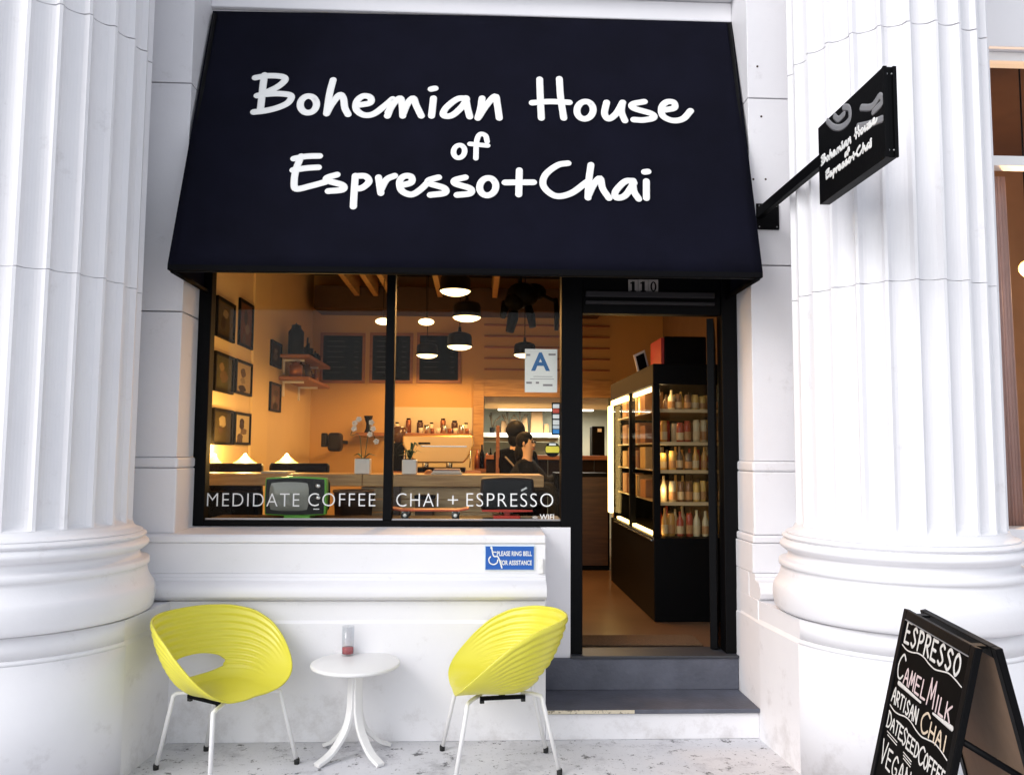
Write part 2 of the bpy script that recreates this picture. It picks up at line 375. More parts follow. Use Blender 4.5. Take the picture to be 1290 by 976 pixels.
def column(cx, cy, label, j1, rot):
    c = thing('stone_column', label, 'column', (cx, cy, 0), 'fluted columns beside the cafe')
    dp = .036; zs = [(1.165, CR + .004, 0), (1.172, CR + .002, dp * .45), (1.182, CR, dp * .72), (1.197, CR, dp * .9), (1.215, CR, dp), (j1 - .0016, CR, dp)]
    m = MB(); fluted(m, cx, cy, zs, CR, dp, rot); part('shaft_drum', m, STONE, c)
    m = MB(); fluted(m, cx, cy, [(j1 + .0016, CR, dp), (j1 + 1.243, CR, dp)], CR, dp, rot + .003); part('shaft_drum', m, STONE, c)
    m = MB(); fluted(m, cx, cy, [(j1 + 1.248, CR, dp), (ZT, CR, dp)], CR, dp, rot - .002); part('shaft_drum', m, STONE, c)
    m = MB().lathe([(CR - .04, 1.0), (CR - .04, ZT)], (cx, cy, 0), 48); part('shaft_core', m, STONE, c)
    def arc(r0, z0, z1, b, n=8): return [(r0 + b * math.sin(math.pi * i / n), z0 + (z1 - z0) * i / n) for i in range(n + 1)]
    m = MB().lathe([(0, 1.1645), (CR + .004, 1.1645), (CR + .010, 1.150), (CR + .024, 1.137), (CR + .045, 1.130), (CR + .052, 1.128), (CR + .052, 1.122), (CR, 1.122)], (cx, cy, 0), 96); part('shaft_flare', m, STONE, c)
    pr = [(.50, 1.121), (.546, 1.121)] + arc(.548, 1.119, 1.093, .014) + [(.546, 1.091)] + arc(.552, 1.089, 1.036, .022, 10) + [(.548, 1.033), (.530, 1.030), (.532, 1.012), (.536, .998), (.545, .991), (.572, .988), (.579, .984), (.580, .960), (.574, .954), (.566, .950)]
    for i in range(1, 7): t = i / 6; pr.append((.570 + .031 * t ** 2.2, .948 - .080 * t))
    pr += [(.604, .864)] + [(.604 + .009 * math.sin(math.pi * (.1 + .75 * t)), .862 - .095 * t) for t in (.12, .25, .4, .55, .7, .85, 1.)]
    pr += [(.606, .752), (.598, .741), (.586, .735), (.50, .734)]
    m = MB().lathe(pr, (cx, cy, 0), 128); part('base_moulding', m, STONE, c)
    # plinth: round front cut flat at the sides, runs back to the wall
    def outline(r, side):
        pts = [(cx - side, cy + .50), (cx - side, cy - .06)]
        yc = cy + .04; a0 = math.degrees(math.asin(min(1, math.sqrt(max(0, 1 - (side / r) ** 2)))))
        y0 = yc - math.sqrt(r * r - side * side); pts = [(cx - side - .03, YB + .3), (cx - side - .03, YB - .02), (cx - side, y0)]
        A = math.acos(side / r); n = 40
        for i in range(1, n): a = math.pi + A + (math.pi - 2 * A) * i / n; pts.append((cx + r * math.cos(a), yc + r * math.sin(a)))
        pts += [(cx + side, y0), (cx + side + .03, YB - .02), (cx + side + .03, YB + .3)]; return pts
    def sl(r, s, za, zb, nm, r2=None, s2=None):
        a = outline(r, s); b = outline(r2 or r, s2 or s); n = len(a); m = MB()
        m.add([(x, y, za) for x, y in a] + [(x, y, zb) for x, y in b], [tuple(range(n)), tuple(range(2 * n - 1, n - 1, -1))])
        m.f += [(i, (i + 1) % n, n + (i + 1) % n, n + i) for i in range(n)]; m.sm += [False] + [3 <= i < n - 4 and True for i in range(1, n)]
        m.sm = m.sm[:2] + [True if 2 <= i <= n - 4 else False for i in range(n)]
        part(nm, m, STONE, c)
    sl(.598, .572, .632, .7285, 'plinth_cap'); sl(.612, .584, .612, .6318, 'plinth_bevel', .598, .572); sl(.612, .584, 0, .6118, 'plinth')
column(CXL, CYL, 'fluted white stone column at the left edge of the shopfront', 2.34, .05)
column(CXR, CYL, 'fluted white stone column between the cafe door and the sandwich board', 2.345, .0)

# ------------------------------------------------------------------ awning
aw = thing('awning', 'big dark navy canvas awning with white hand lettered cafe name', 'awning', (0, YD, 2.5))
AB = 4.26
TL, TR = P(268, 14, YD - .01), P(922, 26, YD - .01); BL, BR = P(211, 333, AB), P(961, 343, AB)
TL.x = max(TL.x, XL + .005); BL.x = max(BL.x, XL + .012)
nrm = (TR - TL).cross(BL - TL).normalized();  nrm = nrm if nrm.y < 0 else -nrm
def grid(a, b, c, d, nu, nv, fn):
    m = MB(); vs = []
    for j in range(nv + 1):
        for i in range(nu + 1):
            u, v = i / nu, j / nv; p = a.lerp(b, u).lerp(d.lerp(c, u), v); vs.append(p + fn(u, v))
    m.add(vs, [(j * (nu + 1) + i, j * (nu + 1) + i + 1, (j + 1) * (nu + 1) + i + 1, (j + 1) * (nu + 1) + i) for j in range(nv) for i in range(nu)], True); return m
sag = lambda u, v: -nrm * (.004 * math.sin(math.pi * v) * math.sin(math.pi * u) + .0008 * math.sin(u * 23) * math.sin(v * 5))
cv = part('canvas', grid(TL, TR, BR, BL, 60, 24, sag), AWN, aw)
m = cv.modifiers.new('thick', 'SOLIDIFY'); m.thickness = .004
hem = .028
part('hem', MB().add([BL, BR, BR - Vector((0, 0, hem)), BL - Vector((0, 0, hem)), BL + Vector((0, .006, 0)), BR + Vector((0, .006, 0)), BR + Vector((0, .006, -hem)), BL + Vector((0, .006, -hem))],
     [(0, 1, 2, 3), (4, 7, 6, 5), (0, 4, 5, 1), (1, 5, 6, 2), (2, 6, 7, 3), (3, 7, 4, 0)]), mat('awning_edge_shade', (.003, .003, .004), .9, spec=.1), aw)  # lower edge shading put into the colour, near black instead of navy
for T_, B_ in ((TL, BL), (TR, BR)):
    s_ = 1 if T_ is TR else -1
    e = Vector((0, 0, -hem)); w1 = Vector((B_.x, YD - .01, B_.z - hem)); th = Vector((-s_ * .004, 0, 0))
    part('side_panel', MB().add([T_, B_, B_ + e, w1, T_ + th, B_ + th, B_ + e + th, w1 + th], [(0, 1, 2, 3), (7, 6, 5, 4), (0, 4, 5, 1), (1, 5, 6, 2), (2, 6, 7, 3), (3, 7, 4, 0)]), AWN, aw)
fm = MB(); r_ = .014
fm.tube([BL + Vector((.03, .03, -.02)), BR + Vector((-.03, .03, -.02))], r_); fm.tube([BL + Vector((.02, .02, -.03)), Vector((BL.x + .02, YD - .02, BL.z - .03))], r_); fm.tube([BR + Vector((-.02, .02, -.03)), Vector((BR.x - .02, YD - .02, BR.z - .03))], r_)
fm.tube([TL + Vector((.02, -.01, -.03)), BL + Vector((.02, .03, 0))], r_); fm.tube([TR + Vector((-.02, -.01, -.03)), BR + Vector((-.02, .03, 0))], r_)
part('frame', fm, BLACK, aw)

# hand lettering strokes, traced from two enlargements (scale, offset)
def za(p): return (290 + p[0] / 4.161, 70 + p[1] / 4.161)
def zb(p): return (560 + p[0] / 3.794, 70 + p[1] / 3.794)
def ell(cx, cy, rx, ry, tilt=0, n=14, gap=0):
    o = []
    for i in range(n + 2):
        a = 2 * math.pi * i / n - 1.3; x, y = rx * math.cos(a), ry * math.sin(a); o.append((cx + x * math.cos(tilt) - y * math.sin(tilt), cy + x * math.sin(tilt) + y * math.cos(tilt)))
    return o
LINE1 = [(za, s) for s in [
 [(180, 104), (172, 160), (166, 220), (158, 292)], [(132, 118), (200, 108), (270, 112), (288, 130), (250, 165), (182, 198)], [(182, 205), (255, 202), (318, 212), (305, 248), (250, 275), (180, 292), (124, 298)], [(142, 212), (170, 205)],
 ell(410, 258, 42, 44, .5), [(540, 130), (522, 200), (506, 306)], [(506, 305), (532, 258), (574, 208), (594, 228), (601, 275), (618, 310)],
 [(672, 262), (733, 250), (735, 222), (698, 214), (664, 242), (662, 285), (700, 313), (752, 308), (812, 264), (852, 230)],
 [(852, 230), (842, 272), (825, 318)], [(828, 300), (860, 250), (892, 226), (902, 262), (905, 318)], [(905, 312), (930, 254), (960, 226), (975, 262), (1002, 318)],
 [(1066, 226), (1056, 318)], [(1054, 178), (1074, 174)],
 [(1238, 226), (1190, 230), (1132, 276), (1118, 314), (1162, 316), (1214, 272), (1240, 232)], [(1236, 225), (1244, 275), (1256, 322)]]]
LINE1 += [(zb, s) for s in [
 [(180, 206), (172, 258), (160, 300)], [(163, 296), (200, 240), (242, 196), (252, 232), (262, 300)],
 [(455, 115), (458, 200), (463, 300)], [(549, 113), (555, 200), (570, 300)], [(420, 228), (500, 222), (596, 226)],
 ell(672, 263, 38, 42, .4), [(775, 226), (765, 278), (784, 304), (820, 280), (852, 226)], [(850, 228), (846, 270), (862, 312)],
 [(955, 222), (900, 234), (906, 254), (990, 280), (998, 300), (950, 310), (905, 308)],
 [(1052, 262), (1098, 252), (1096, 226), (1062, 224), (1038, 250), (1044, 290), (1090, 312), (1140, 304), (1176, 266)]]]
LINE2 = [(zb, s) for s in [ell(70, 460, 26, 31, .3), [(204, 412), (196, 384), (170, 378), (154, 412), (150, 492)], [(122, 424), (164, 428), (206, 432)]]]
LINE3 = [(za, s) for s in [
 [(334, 542), (400, 530), (468, 528)], [(372, 530), (346, 598), (336, 660), (346, 700), (420, 686), (500, 664)], [(330, 602), (400, 592), (462, 588)],
 [(560, 626), (508, 642), (514, 658), (588, 680), (590, 704), (515, 712)], [(656, 632), (650, 720), (646, 792)], [(656, 634), (708, 634), (728, 662), (694, 694), (656, 700)],
 [(778, 640), (784, 680), (790, 722)], [(790, 706), (820, 652), (862, 632)],
 [(900, 682), (950, 666), (948, 636), (910, 635), (888, 665), (900, 710), (950, 730), (1000, 702), (1046, 656)],
 [(1092, 640), (1042, 655), (1046, 672), (1122, 696), (1124, 722), (1050, 732)], [(1232, 640), (1178, 655), (1184, 674), (1258, 698), (1258, 724), (1190, 732)]]]
LINE3 += [(zb, s) for s in [ell(207, 628, 38, 42, .4), [(290, 608), (425, 607)], [(358, 550), (355, 665)],
 [(590, 516), (540, 526), (482, 572), (474, 626), (530, 672), (604, 660), (680, 606)], [(700, 524), (690, 600), (686, 680)], [(688, 670), (712, 620), (744, 588), (756, 636), (786, 682)],
 [(902, 600), (862, 604), (818, 650), (822, 680), (864, 670), (906, 610)], [(900, 602), (906, 650), (928, 686)], [(965, 602), (965, 682)], [(956, 558), (972, 556)]]]
def on_plane(px, p0, n):
    d = ray(*px); t = (p0 - EYE).dot(n) / d.dot(n); return EYE + d * t
for line, w, cnt in ((LINE1, .0215, (4, 1, 2, 1, 3, 2, 2, 2, 3, 1, 2, 1, 1)), (LINE2, .0165, (1, 2)), (LINE3, .0205, (3, 1, 2, 2, 1, 1, 1, 1, 2, 1, 2, 2, 2))):
    k = 0
    for c in cnt:
        mb = MB()
        for i, (tr, s) in enumerate(line[k:k + c]):
            mb.tube(smooth_path([on_plane(tr(q), TL, nrm) + nrm * (.0012 + .0003 * (i % 3)) for q in s], 6), w, 10, (nrm, .0010))
        part('letter', mb, LET, aw); k += c

# ------------------------------------------------------------------ blade sign
XS = 1.615
bs = thing('hanging_sign', 'black box sign with white hand lettering on an arm from the right pier', 'sign', (XS, YP, 2.85))
def PX(px, py, X): d = ray(px, py); return EYE + d * (X / d.x)
n1, f1 = PX(1114, 82.5, XS), PX(1031, 161, XS); n0 = PX(1114, 199.6, XS); f0 = PX(1032, 258.5, XS)
ys0, ys1 = (n1.y + n0.y) / 2, (f1.y + f0.y) / 2; zs0, zs1 = (n0.z + f0.z) / 2, (n1.z + f1.z) / 2
sb = part('sign_box', MB().box(XS, XS + .048, ys0, ys1, zs0, zs1), BLACK, bs, .002)
part('end_channel', MB().box(XS - .003, XS + .012, ys0 - .008, ys0 + .004, zs0, zs1).box(XS + .036, XS + .051, ys0 - .008, ys0 + .004, zs0, zs1), BLACK, bs, .001)
scm = mat('steel_screw', (.5, .5, .5), .3, 1.)
for x_, z_ in ((.014, zs1 - .03), (.034, zs1 - .03), (.014, zs0 + .03), (.034, zs0 + .03)): part('screw', MB().ball((XS + x_, ys0 - .001, z_), .004), scm, bs)
part('arm', MB().box(XS + .002, XS + .036, ys1, YP - .01, P(976, 270, YP).z - .027, P(976, 270, YP).z + .030), BLACK, bs, .003)
a, b = P(952, 257, YP), P(981, 290, YP)
pl = part('mounting_plate', MB().box(a.x, b.x, YP - .012, YP, b.z, a.z), BLACK, bs, .002)
for x_ in (a.x + .015, b.x - .015):
    for z_ in (a.z - .015, b.z + .015): part('screw', MB().ball((x_, YP - .013, z_), .0045), scm, pl)
# lettering on the left face: scale the awning layout into the face
mb = MB(); allp = []
def face_pt(px):       # photo pixel of awning text -> sign face coordinates
    u = (px[0] - 316) / (874 - 316); v = (px[1] - 90) / (266 - 90)
    return Vector((XS - .0015, ys1 - (.03 + u * .56) * (ys1 - ys0) / .66 * 1.02, zs1 - (.40 + v * .40) * (zs1 - zs0)))
for line in (LINE1, LINE2, LINE3):
    for tr, s in line: mb.tube(smooth_path([face_pt(tr(q)) for q in s], 4), .0072, 6, (Vector((-1, 0, 0)), .001))
part('lettering', mb, LET, bs, kind='stuff')
GR = mat('grey_vinyl', (.22, .22, .23), .5)
mb = MB()
def fc(u, v): return Vector((XS - .0008, ys1 - u * (ys1 - ys0), zs1 - v * (zs1 - zs0)))
for s in ([(.17, .03), (.27, .17), (.40, .26), (.52, .25), (.52, .12), (.44, .045)], [(.29, .05), (.35, .13), (.44, .13)], [(.64, .42), (.80, .50), (.97, .56)], [(.70, .24), (.84, .33), (.95, .29), (.97, .38), (.86, .40)]):
    mb.tube(smooth_path([fc(u, v) for u, v in s], 5), .016, 6, (Vector((-1, 0, 0)), .0006))
part('swirl_emblem', mb, GR, bs)

# ------------------------------------------------------------------ shop window
win = thing('shop_window', 'black framed two pane shop window with white lettering under the awning', 'window', (-.55, YD, 1.09))
wx1 = P(712, 600, YD).x; zt = 2.78; zb0 = 1.092
gl0, gl1 = P(258, 600, YD).x, P(706, 600, YD).x; mx = P(491, 500, YD).x
part('window_frame', MB().box(XL + .001, gl0 + .012, YD - .03, YD + .05, zb0, zt), BLACK, win, .003)
part('window_frame', MB().box(gl0 + .013, gl1, YD - .03, YD + .05, zb0, zb0 + .032), BLACK, win, .003)
part('window_frame', MB().box(gl0 + .013, gl1, YD - .03, YD + .05, zt - .05, zt), BLACK, win, .003)
part('glazing_bead', MB().box(gl0 + .014, gl1 - .001, YD - .012, YD - .004, zb0 + .033, zb0 + .043), mat('brushed_aluminium', (.45, .44, .45), .35, .9), win, .001)
part('mullion', MB().box(mx - .026, mx + .026, YD - .028, YD + .048, zb0 + .033, zt - .051), BLACK, win, .003)
for a, b in ((gl0 + .013, mx - .027), (mx + .027, gl1 - .001)): part('pane', MB().box(a, b, YD + .004, YD + .010, zb0 + .044, zt - .052), GLASS, win)
YG = YD + .0025
def line_text(mb, s, xa, xb, y0, y1, spacing=1.15, bold=-.012):
    a, b = P(xa, y1, YG), P(xb, y1, YG); t = P(xa, y0, YG); put_text(mb, s, a.x, b.x, (a.z + b.z) / 2, t.z - a.z, YG, spacing, bold)
for a_ in (('MEDIDATE', 260.5, 377, 621, 637.5), ('COFFEE', 388, 473, 621, 637.5), ('CHAI', 499, 552, 621, 638), ('+', 564, 577, 624, 635, 1, -.01), ('ESPRESSO', 587.5, 697, 621, 638)):
    mb = MB(); line_text(mb, *a_); part('lettering', mb, LET, win)
mb = MB(); line_text(mb, 'WIFI', 680, 698, 647.5, 654.5, 1., .01)
for r_ in (.006, .0135, .021):
    c = P(674, 655, YG); mb.tube([c + Vector((r_ * math.cos(R(a)), -.0004, r_ * math.sin(R(a)))) for a in range(45, 136, 15)], .0019, 5, (Vector((0, -1, 0)), .0004))
part('wifi_lettering', mb, LET, win)

# grade card, stickers
gc = thing('grade_card', 'white inspection card with big blue letter A taped inside the window', 'notice', (P(681, 494, YD + .013)))
a, b = P(661, 494, YD + .014), P(702, 440, YD + .014)
part('card', MB().box(a.x, b.x, YD + .0125, YD + .0145, a.z, b.z), mat('white_card', (.80, .78, .74), .6, emit=(1, .95, .9), estr=0.), gc)
mb = MB(); c0, c1 = P(669, 467, YD + .012), P(693, 444, YD + .012); put_text(mb, 'A', c0.x, c1.x, c0.z, c1.z - c0.z, YD + .0118, 1, .03)
part('grade_letter', mb, mat('blue_ink', (.02, .12, .32), .6), gc)
mb = MB()
for y, x0, x1 in ((474.5, 672, 696), (477.5, 668, 698)): 
    q0, q1 = P(x0, y, YD + .012), P(x1, y, YD + .012); mb.box(q0.x, q1.x, YD + .0116, YD + .0122, q0.z, q0.z + .003)
for x0, x1, y in ((663, 668, 447), (691, 700, 446.5), (663, 670, 482), (675, 679, 482), (684, 696, 485)):
    q0, q1 = P(x0, y, YD + .012), P(x1, y, YD + .012); mb.box(q0.x, q1.x, YD + .0116, YD + .0122, q0.z - .006, q0.z + .006)
part('small_print', mb, mat('grey_ink', (.25, .22, .22), .7), gc, kind='stuff')
cs = thing('card_sticker', 'narrow strip of payment stickers beside the door post', 'sticker', P(700, 547, YD + .012))
a, b = P(695, 548, YD + .012), P(706, 507, YD + .012)
part('backing', MB().box(a.x, b.x, YD + .0125, YD + .0135, a.z, b.z), BLACK, cs)
for k, (y0, y1, c) in enumerate(((509, 514, (.8, .8, .8)), (515, 520, (.6, .06, .03)), (522, 527, (.8, .8, .8)), (529, 535, (.75, .75, .75)), (536, 540, (.6, .65, .7)), (541, 546, (.03, .25, .65)))):
    q0, q1 = P(696.5, y1, YD + .012), P(704.5, y0, YD + .012); part('badge', MB().box(q0.x, q1.x, YD + .0113, YD + .0124, q0.z, q1.z), mat('badge_%d' % k, c, .5), cs)
ys = thing('round_sticker', 'round yellow black and white sticker low on the window by the door', 'sticker', P(696, 576, YD + .012))
c = P(696, 566, YD + .012)
def disc(mb, c, r, y, n=24, z0=-1, z1=1):
    pts = []
    for i in range(n): 
        a = 2 * math.pi * i / n; pts.append((c.x + r * math.cos(a), c.z + max(z0 * r, min(z1 * r, r * math.sin(a)))))
    mb.prism(pts, y, y + .001, 'y')
mb = MB(); disc(mb, c, .046, YD + .0125); part('backing', mb, BLACK, ys)
mb = MB(); disc(mb, c, .042, YD + .0113, z0=-.45, z1=.45); part('band', mb, mat('sticker_yellow', (.75, .62, .05), .5), ys)
mb = MB(); mb.box(c.x - .02, c.x + .02, YD + .0113, YD + .0122, c.z + .024, c.z + .037); part('mark', mb, LET, ys)

# ------------------------------------------------------------------ door
dr = thing('shop_door', 'black glazed cafe door standing open into the shop', 'door', (1.05, YD, ZF))
pxl, pxr = P(733, 600, YD).x, P(905, 600, YD).x
part('door_frame', MB().box(gl1 + .001, pxl, YD - .035, YD + .07, ZF + .004, zt), BLACK, dr, .004)
part('door_frame', MB().box(pxr + .022, XR - .001, YD - .035, YD + .07, ZF + .004, zt), BLACK, dr, .004)
zh = P(800, 396, YD).z
part('transom', MB().box(pxl + .001, pxr + .021, YD - .02, YD + .06, zh, zt), BLACK, dr, .004)
pm = mat('plum_lit_metal', (.012, .010, .012), .55)  # dark plum tone carries the lit line along the door header
for y0, y1 in ((369, 376), (381, 385)): part('header_rail', MB().box(P(737, 380, YD).x, P(898, 380, YD).x, YD - .045, YD - .02, P(800, y1, YD).z, P(800, y0, YD).z), pm, dr, .003)
# leaf hinged on the right jamb, opened inward
hx, hy = pxr + .005, YD + .03; ang = math.atan2(hx, hy) ; dv = Vector((math.sin(ang + R(.6)), math.cos(ang + R(.6)), 0)); nv = Vector((dv.y, -dv.x, 0)); h0 = Vector((hx - .03, hy + .02, 0))
def leafbox(a, b, z0, z1, t=.022): 
    c = h0 + dv * ((a + b) / 2); c.z = (z0 + z1) / 2; return MB().obox(c, dv * ((b - a) / 2), nv * t, Vector((0, 0, (z1 - z0) / 2)))
leaf = part('door_leaf', leafbox(0, .06, ZF + .01, zh - .01), BLACK, dr, .003)
part('stile', leafbox(.80, .86, ZF + .01, zh - .01), BLACK, leaf, .003); part('rail', leafbox(.061, .799, ZF + .01, ZF + .22), BLACK, leaf, .003); part('rail', leafbox(.061, .799, zh - .10, zh - .01), BLACK, leaf, .003)
part('pane', leafbox(.061, .799, ZF + .221, zh - .101, .003), GLASS, leaf)
# number tiles
nb = thing('house_number', 'three small cream number tiles reading 110 above the door', 'number', P(809, 370, YD - .02))
for i, ch in enumerate('110'):
    a, b = P(791.5 + 12.7 * i, 370, YD - .022), P(803.6 + 12.7 * i, 352.5, YD - .022)
    t = part('number_tile', MB().box(a.x, b.x, YD - .026, YD - .0205, a.z, b.z), mat('aged_cream_tile', (.33, .30, .28), .5, var=.3, vscale=40), nb, .001)
    mb = MB(); w = (b.x - a.x); h = b.z - a.z; xc = (a.x + b.x) / 2; Yn = YD - .0262
    if ch == '1': mb.box(xc - .009, xc + .009, Yn - .0006, Yn, a.z + .012, b.z - .012).box(xc - .017, xc + .017, Yn - .0007, Yn + .0001, a.z + .012, a.z + .018).box(xc - .018, xc, Yn - .0008, Yn + .0002, b.z - .026, b.z - .018)
    else:
        vs = []; n = 28
        for rr_ in ((.019, h / 2 - .012), (.0085, h / 2 - .020)):
            for k in range(n): vs.append((xc + rr_[0] * math.cos(2 * math.pi * k / n), Yn - .0006, (a.z + b.z) / 2 + rr_[1] * math.sin(2 * math.pi * k / n)))
        mb.add(vs, [(k, (k + 1) % n, n + (k + 1) % n, n + k) for k in range(n)])
    part('digit', mb, BLACK, t)

# ADA plaque and bell
pq = thing('accessibility_sign', 'blue plaque with white wheelchair symbol asking to ring the bell', 'sign', P(642, 716, 4.49))
YA = 4.488; a, b = P(611.5, 717, YA), P(672.5, 688, YA)
part('plaque_rim', MB().box(a.x - .004, b.x + .004, YA - .0012, YA + .0085, a.z - .004, b.z + .004), mat('pale_blue_rim', (.55, .68, .75), .5), pq, .002)
part('plaque', MB().box(a.x, b.x, YA - .003, YA - .0013, a.z, b.z), mat('sign_blue', (.012, .10, .42), .4), pq)
mb = MB(); Yt = YA - .0042
for s, x0, x1, y0, y1 in (('PLEASE RING BELL', 626, 670, 694, 700), ('FOR ASSISTANCE', 630, 670, 705.5, 711.5)):
    q0, q1 = P(x0, y1, Yt), P(x1, y0, Yt); put_text(mb, s, q0.x, q1.x, q0.z, q1.z - q0.z, Yt, 1, .02)
part('lettering', mb, LET, pq, kind='stuff')
mb = MB()
def pp(x, y): return P(600 + x / 12.9, 670 + y / 12.9, Yt)
for s, w in (([(245, 250), (250, 262)], .006), ([(255, 280), (285, 390), (350, 400), (400, 520), (415, 580)], .004), ([(262, 320), (320, 325)], .003),
          ([(230, 400), (205, 440), (220, 500), (280, 525), (335, 500), (350, 450)], .0035)):
    mb.tube(smooth_path([pp(*q) for q in s], 4), w, 6, (Vector((0, -1, 0)), .0006))
part('wheelchair_symbol', mb, LET, pq)
db = thing('door_bell', 'small white doorbell box on the wall edge by the blue plaque', 'doorbell', P(681, 722, YA))
a, b = P(677.5, 722, YA), P(684.5, 703, YA)
part('bell_case', MB().box(a.x, b.x, YA - .014, YA + .008, a.z, b.z), WST, db, .005); part('bell_button', MB().box(a.x + .009, b.x - .009, YA - .017, YA - .0145, a.z + .03, a.z + .05), LET, db, .002)

# ------------------------------------------------------------------ chairs
def lerp_tab(tb, phi):
    for (a, x), (b, y) in zip(tb, tb[1:]):
        if phi <= b: t = (phi - a) / (b - a); return x + (y - x) * t
    return tb[-1][1]
def rimh(phi): return lerp_tab([(0, .765), (25, .765), (50, .758), (70, .735), (88, .682), (105, .607), (120, .528), (134, .455), (147, .410), (165, .400), (180, .404)], phi)
RIMR = []
for k in range(361):
    f_ = lambda q: lerp_tab([(0, .290), (45, .310), (90, .318), (112, .328), (126, .338), (136, .330), (150, .282), (165, .254), (180, .244)], min(180, abs(q)))
    RIMR.append(sum(f_(k / 2 + d) if k / 2 + d <= 180 else f_(360 - k / 2 - d) for d in (-6, -3, 0, 3, 6)) / 5)
def make_chair(label):
    root = thing('tub_chair', label, 'chair', (0, 0, 0), 'yellow tub chairs at the small white table')
    NP, NT = 120, 96; vs = []; fs = []
    R0 = .15
    hs_ = []
    for i in range(NP):
        ph = 360 * i / NP; q = ph if ph <= 180 else 360 - ph; hs_.append(rimh(q))
    hs_ = [(hs_[i - 2] + 2 * hs_[i - 1] + 3 * hs_[i] + 2 * hs_[(i + 1) % NP] + hs_[(i + 2) % NP]) / 9 for i in range(NP)]
    def pt(ph, t, H):
        q = ph if ph <= 180 else 360 - ph; a = R(ph)
        Rm = RIMR[int(q * 2)] + (RIMR[min(360, int(q * 2) + 1)] - RIMR[int(q * 2)]) * (q * 2 - int(q * 2))
        z0 = .405
        if t < .30: u = t / .30; r = R0 * u; z = z0 + .004 * u * u
        else:
            u = (t - .30) / .70
            r = R0 + (Rm - R0) * (u * .35 + .65 * math.sin(u * math.pi / 2)) ; z = z0 + .004 + (H - z0 - .004) * (u ** 1.45)
        lean = max(0, (z - .42)) * .16 * max(0, math.cos(a))
        return Vector((r * math.sin(a), r * math.cos(a) * .95 + lean, z))
    for j in range(NT + 1):
        t = .02 + .98 * j / NT
        for i in range(NP):
            ph = 360 * i / NP; q = ph if ph <= 180 else 360 - ph; H = hs_[i]; p = pt(ph, t, H)
            e = 1e-3; n_ = (pt(ph + .5, t, H) - pt(ph - .5, t, H)).cross(pt(ph, min(1, t + e), H) - pt(ph, t - e, H)).normalized()
            mask = max(0, min(1, (t - .44) / .06)) * max(0, min(1, (112 - q) / 34))
            p = p + n_ * (.0036 * math.cos((t - .44) / .56 * 2 * math.pi * 10)) * mask
            vs.append(p)
    vs.append(Vector((0, 0, .405))); c_ = len(vs) - 1
    for j in range(NT):
        for i in range(NP): fs.append((j * NP + i, j * NP + (i + 1) % NP, (j + 1) * NP + (i + 1) % NP, (j + 1) * NP + i))
    for i in range(NP): fs.append((c_, (i + 1) % NP, i))
    sh = part('seat_shell', MB().add(vs, fs, True), YEL, None)
    sm = sh.modifiers.new('s', 'SOLIDIFY'); sm.thickness = .008; sm.offset = 0
    cut = MB(); pr = [(.155 * math.copysign(abs(math.cos(2 * math.pi * k / 40)) ** .8, math.cos(2 * math.pi * k / 40)),   .488 + .046 * math.sin(2 * math.pi * k / 40)) for k in range(40)]
    cut.prism(pr, .12, .5, 'y'); co = part('cut', cut, YEL, None)
    bo = sh.modifiers.new('b', 'BOOLEAN'); bo.operation = 'DIFFERENCE'; bo.object = co; bo.solver = 'EXACT'
    dg = bpy.context.evaluated_depsgraph_get(); me = bpy.data.meshes.new_from_object(sh.evaluated_get(dg)); me.name = 'seat_shell'
    sh.modifiers.clear(); sh.data = me; bpy.data.objects.remove(co)
    sh.parent = root
    fx = ((-.26, -.25), (.26, -.25), (-.145, .27), (.145, .27))
    for x, y in fx:
        s_ = 1 if x > 0 else -1; f_ = -1 if y < 0 else 1
        k = (s_ * .20, -.185) if f_ < 0 else (s_ * .125, .19)
        pts = [(s_ * .05, f_ * .10, .378), (k[0] * .6, k[1] * .8, .378), (k[0] * .9, k[1] * .97, .377), (k[0], k[1], .368), (k[0] + (x - k[0]) * .05, k[1] + (y - k[1]) * .05, .345), (x, y, .012)]
        lg = part('leg', MB().tube(pts, .0105, 10), WST, root); part('foot_cap', MB().lathe([(0, 0), (.013, 0), (.014, .022), (.011, .03)], (x, y, 0), 12), RUB, lg)
    part('seat_bracket', MB().box(-.10, .10, -.012, .012, .372, .390).box(-.012, .012, -.15, .15, .3895, .3990).box(-.11, -.09, -.11, .11, .366, .384).box(.09, .11, -.11, .11, .366, .384), BLACK, root, .002)
    for x in (-.1, .1):
        for y in (-.1, .1): part('bracket_clip', MB().box(x - .008, x + .008, y - .01, y + .01, .352, .3655), RUB, root)
    return root
ch1 = make_chair('yellow ribbed plastic tub chair left of the white table, facing it')
ch1.scale = (1, 1, .955); ch1.location = (-1.215, 4.065, 0); ch1.rotation_euler = (0, 0, R(57))
ch2 = dup(ch1, (.125, 4.085, 0), R(-82), 'yellow ribbed plastic tub chair right of the table near the steps, side on')

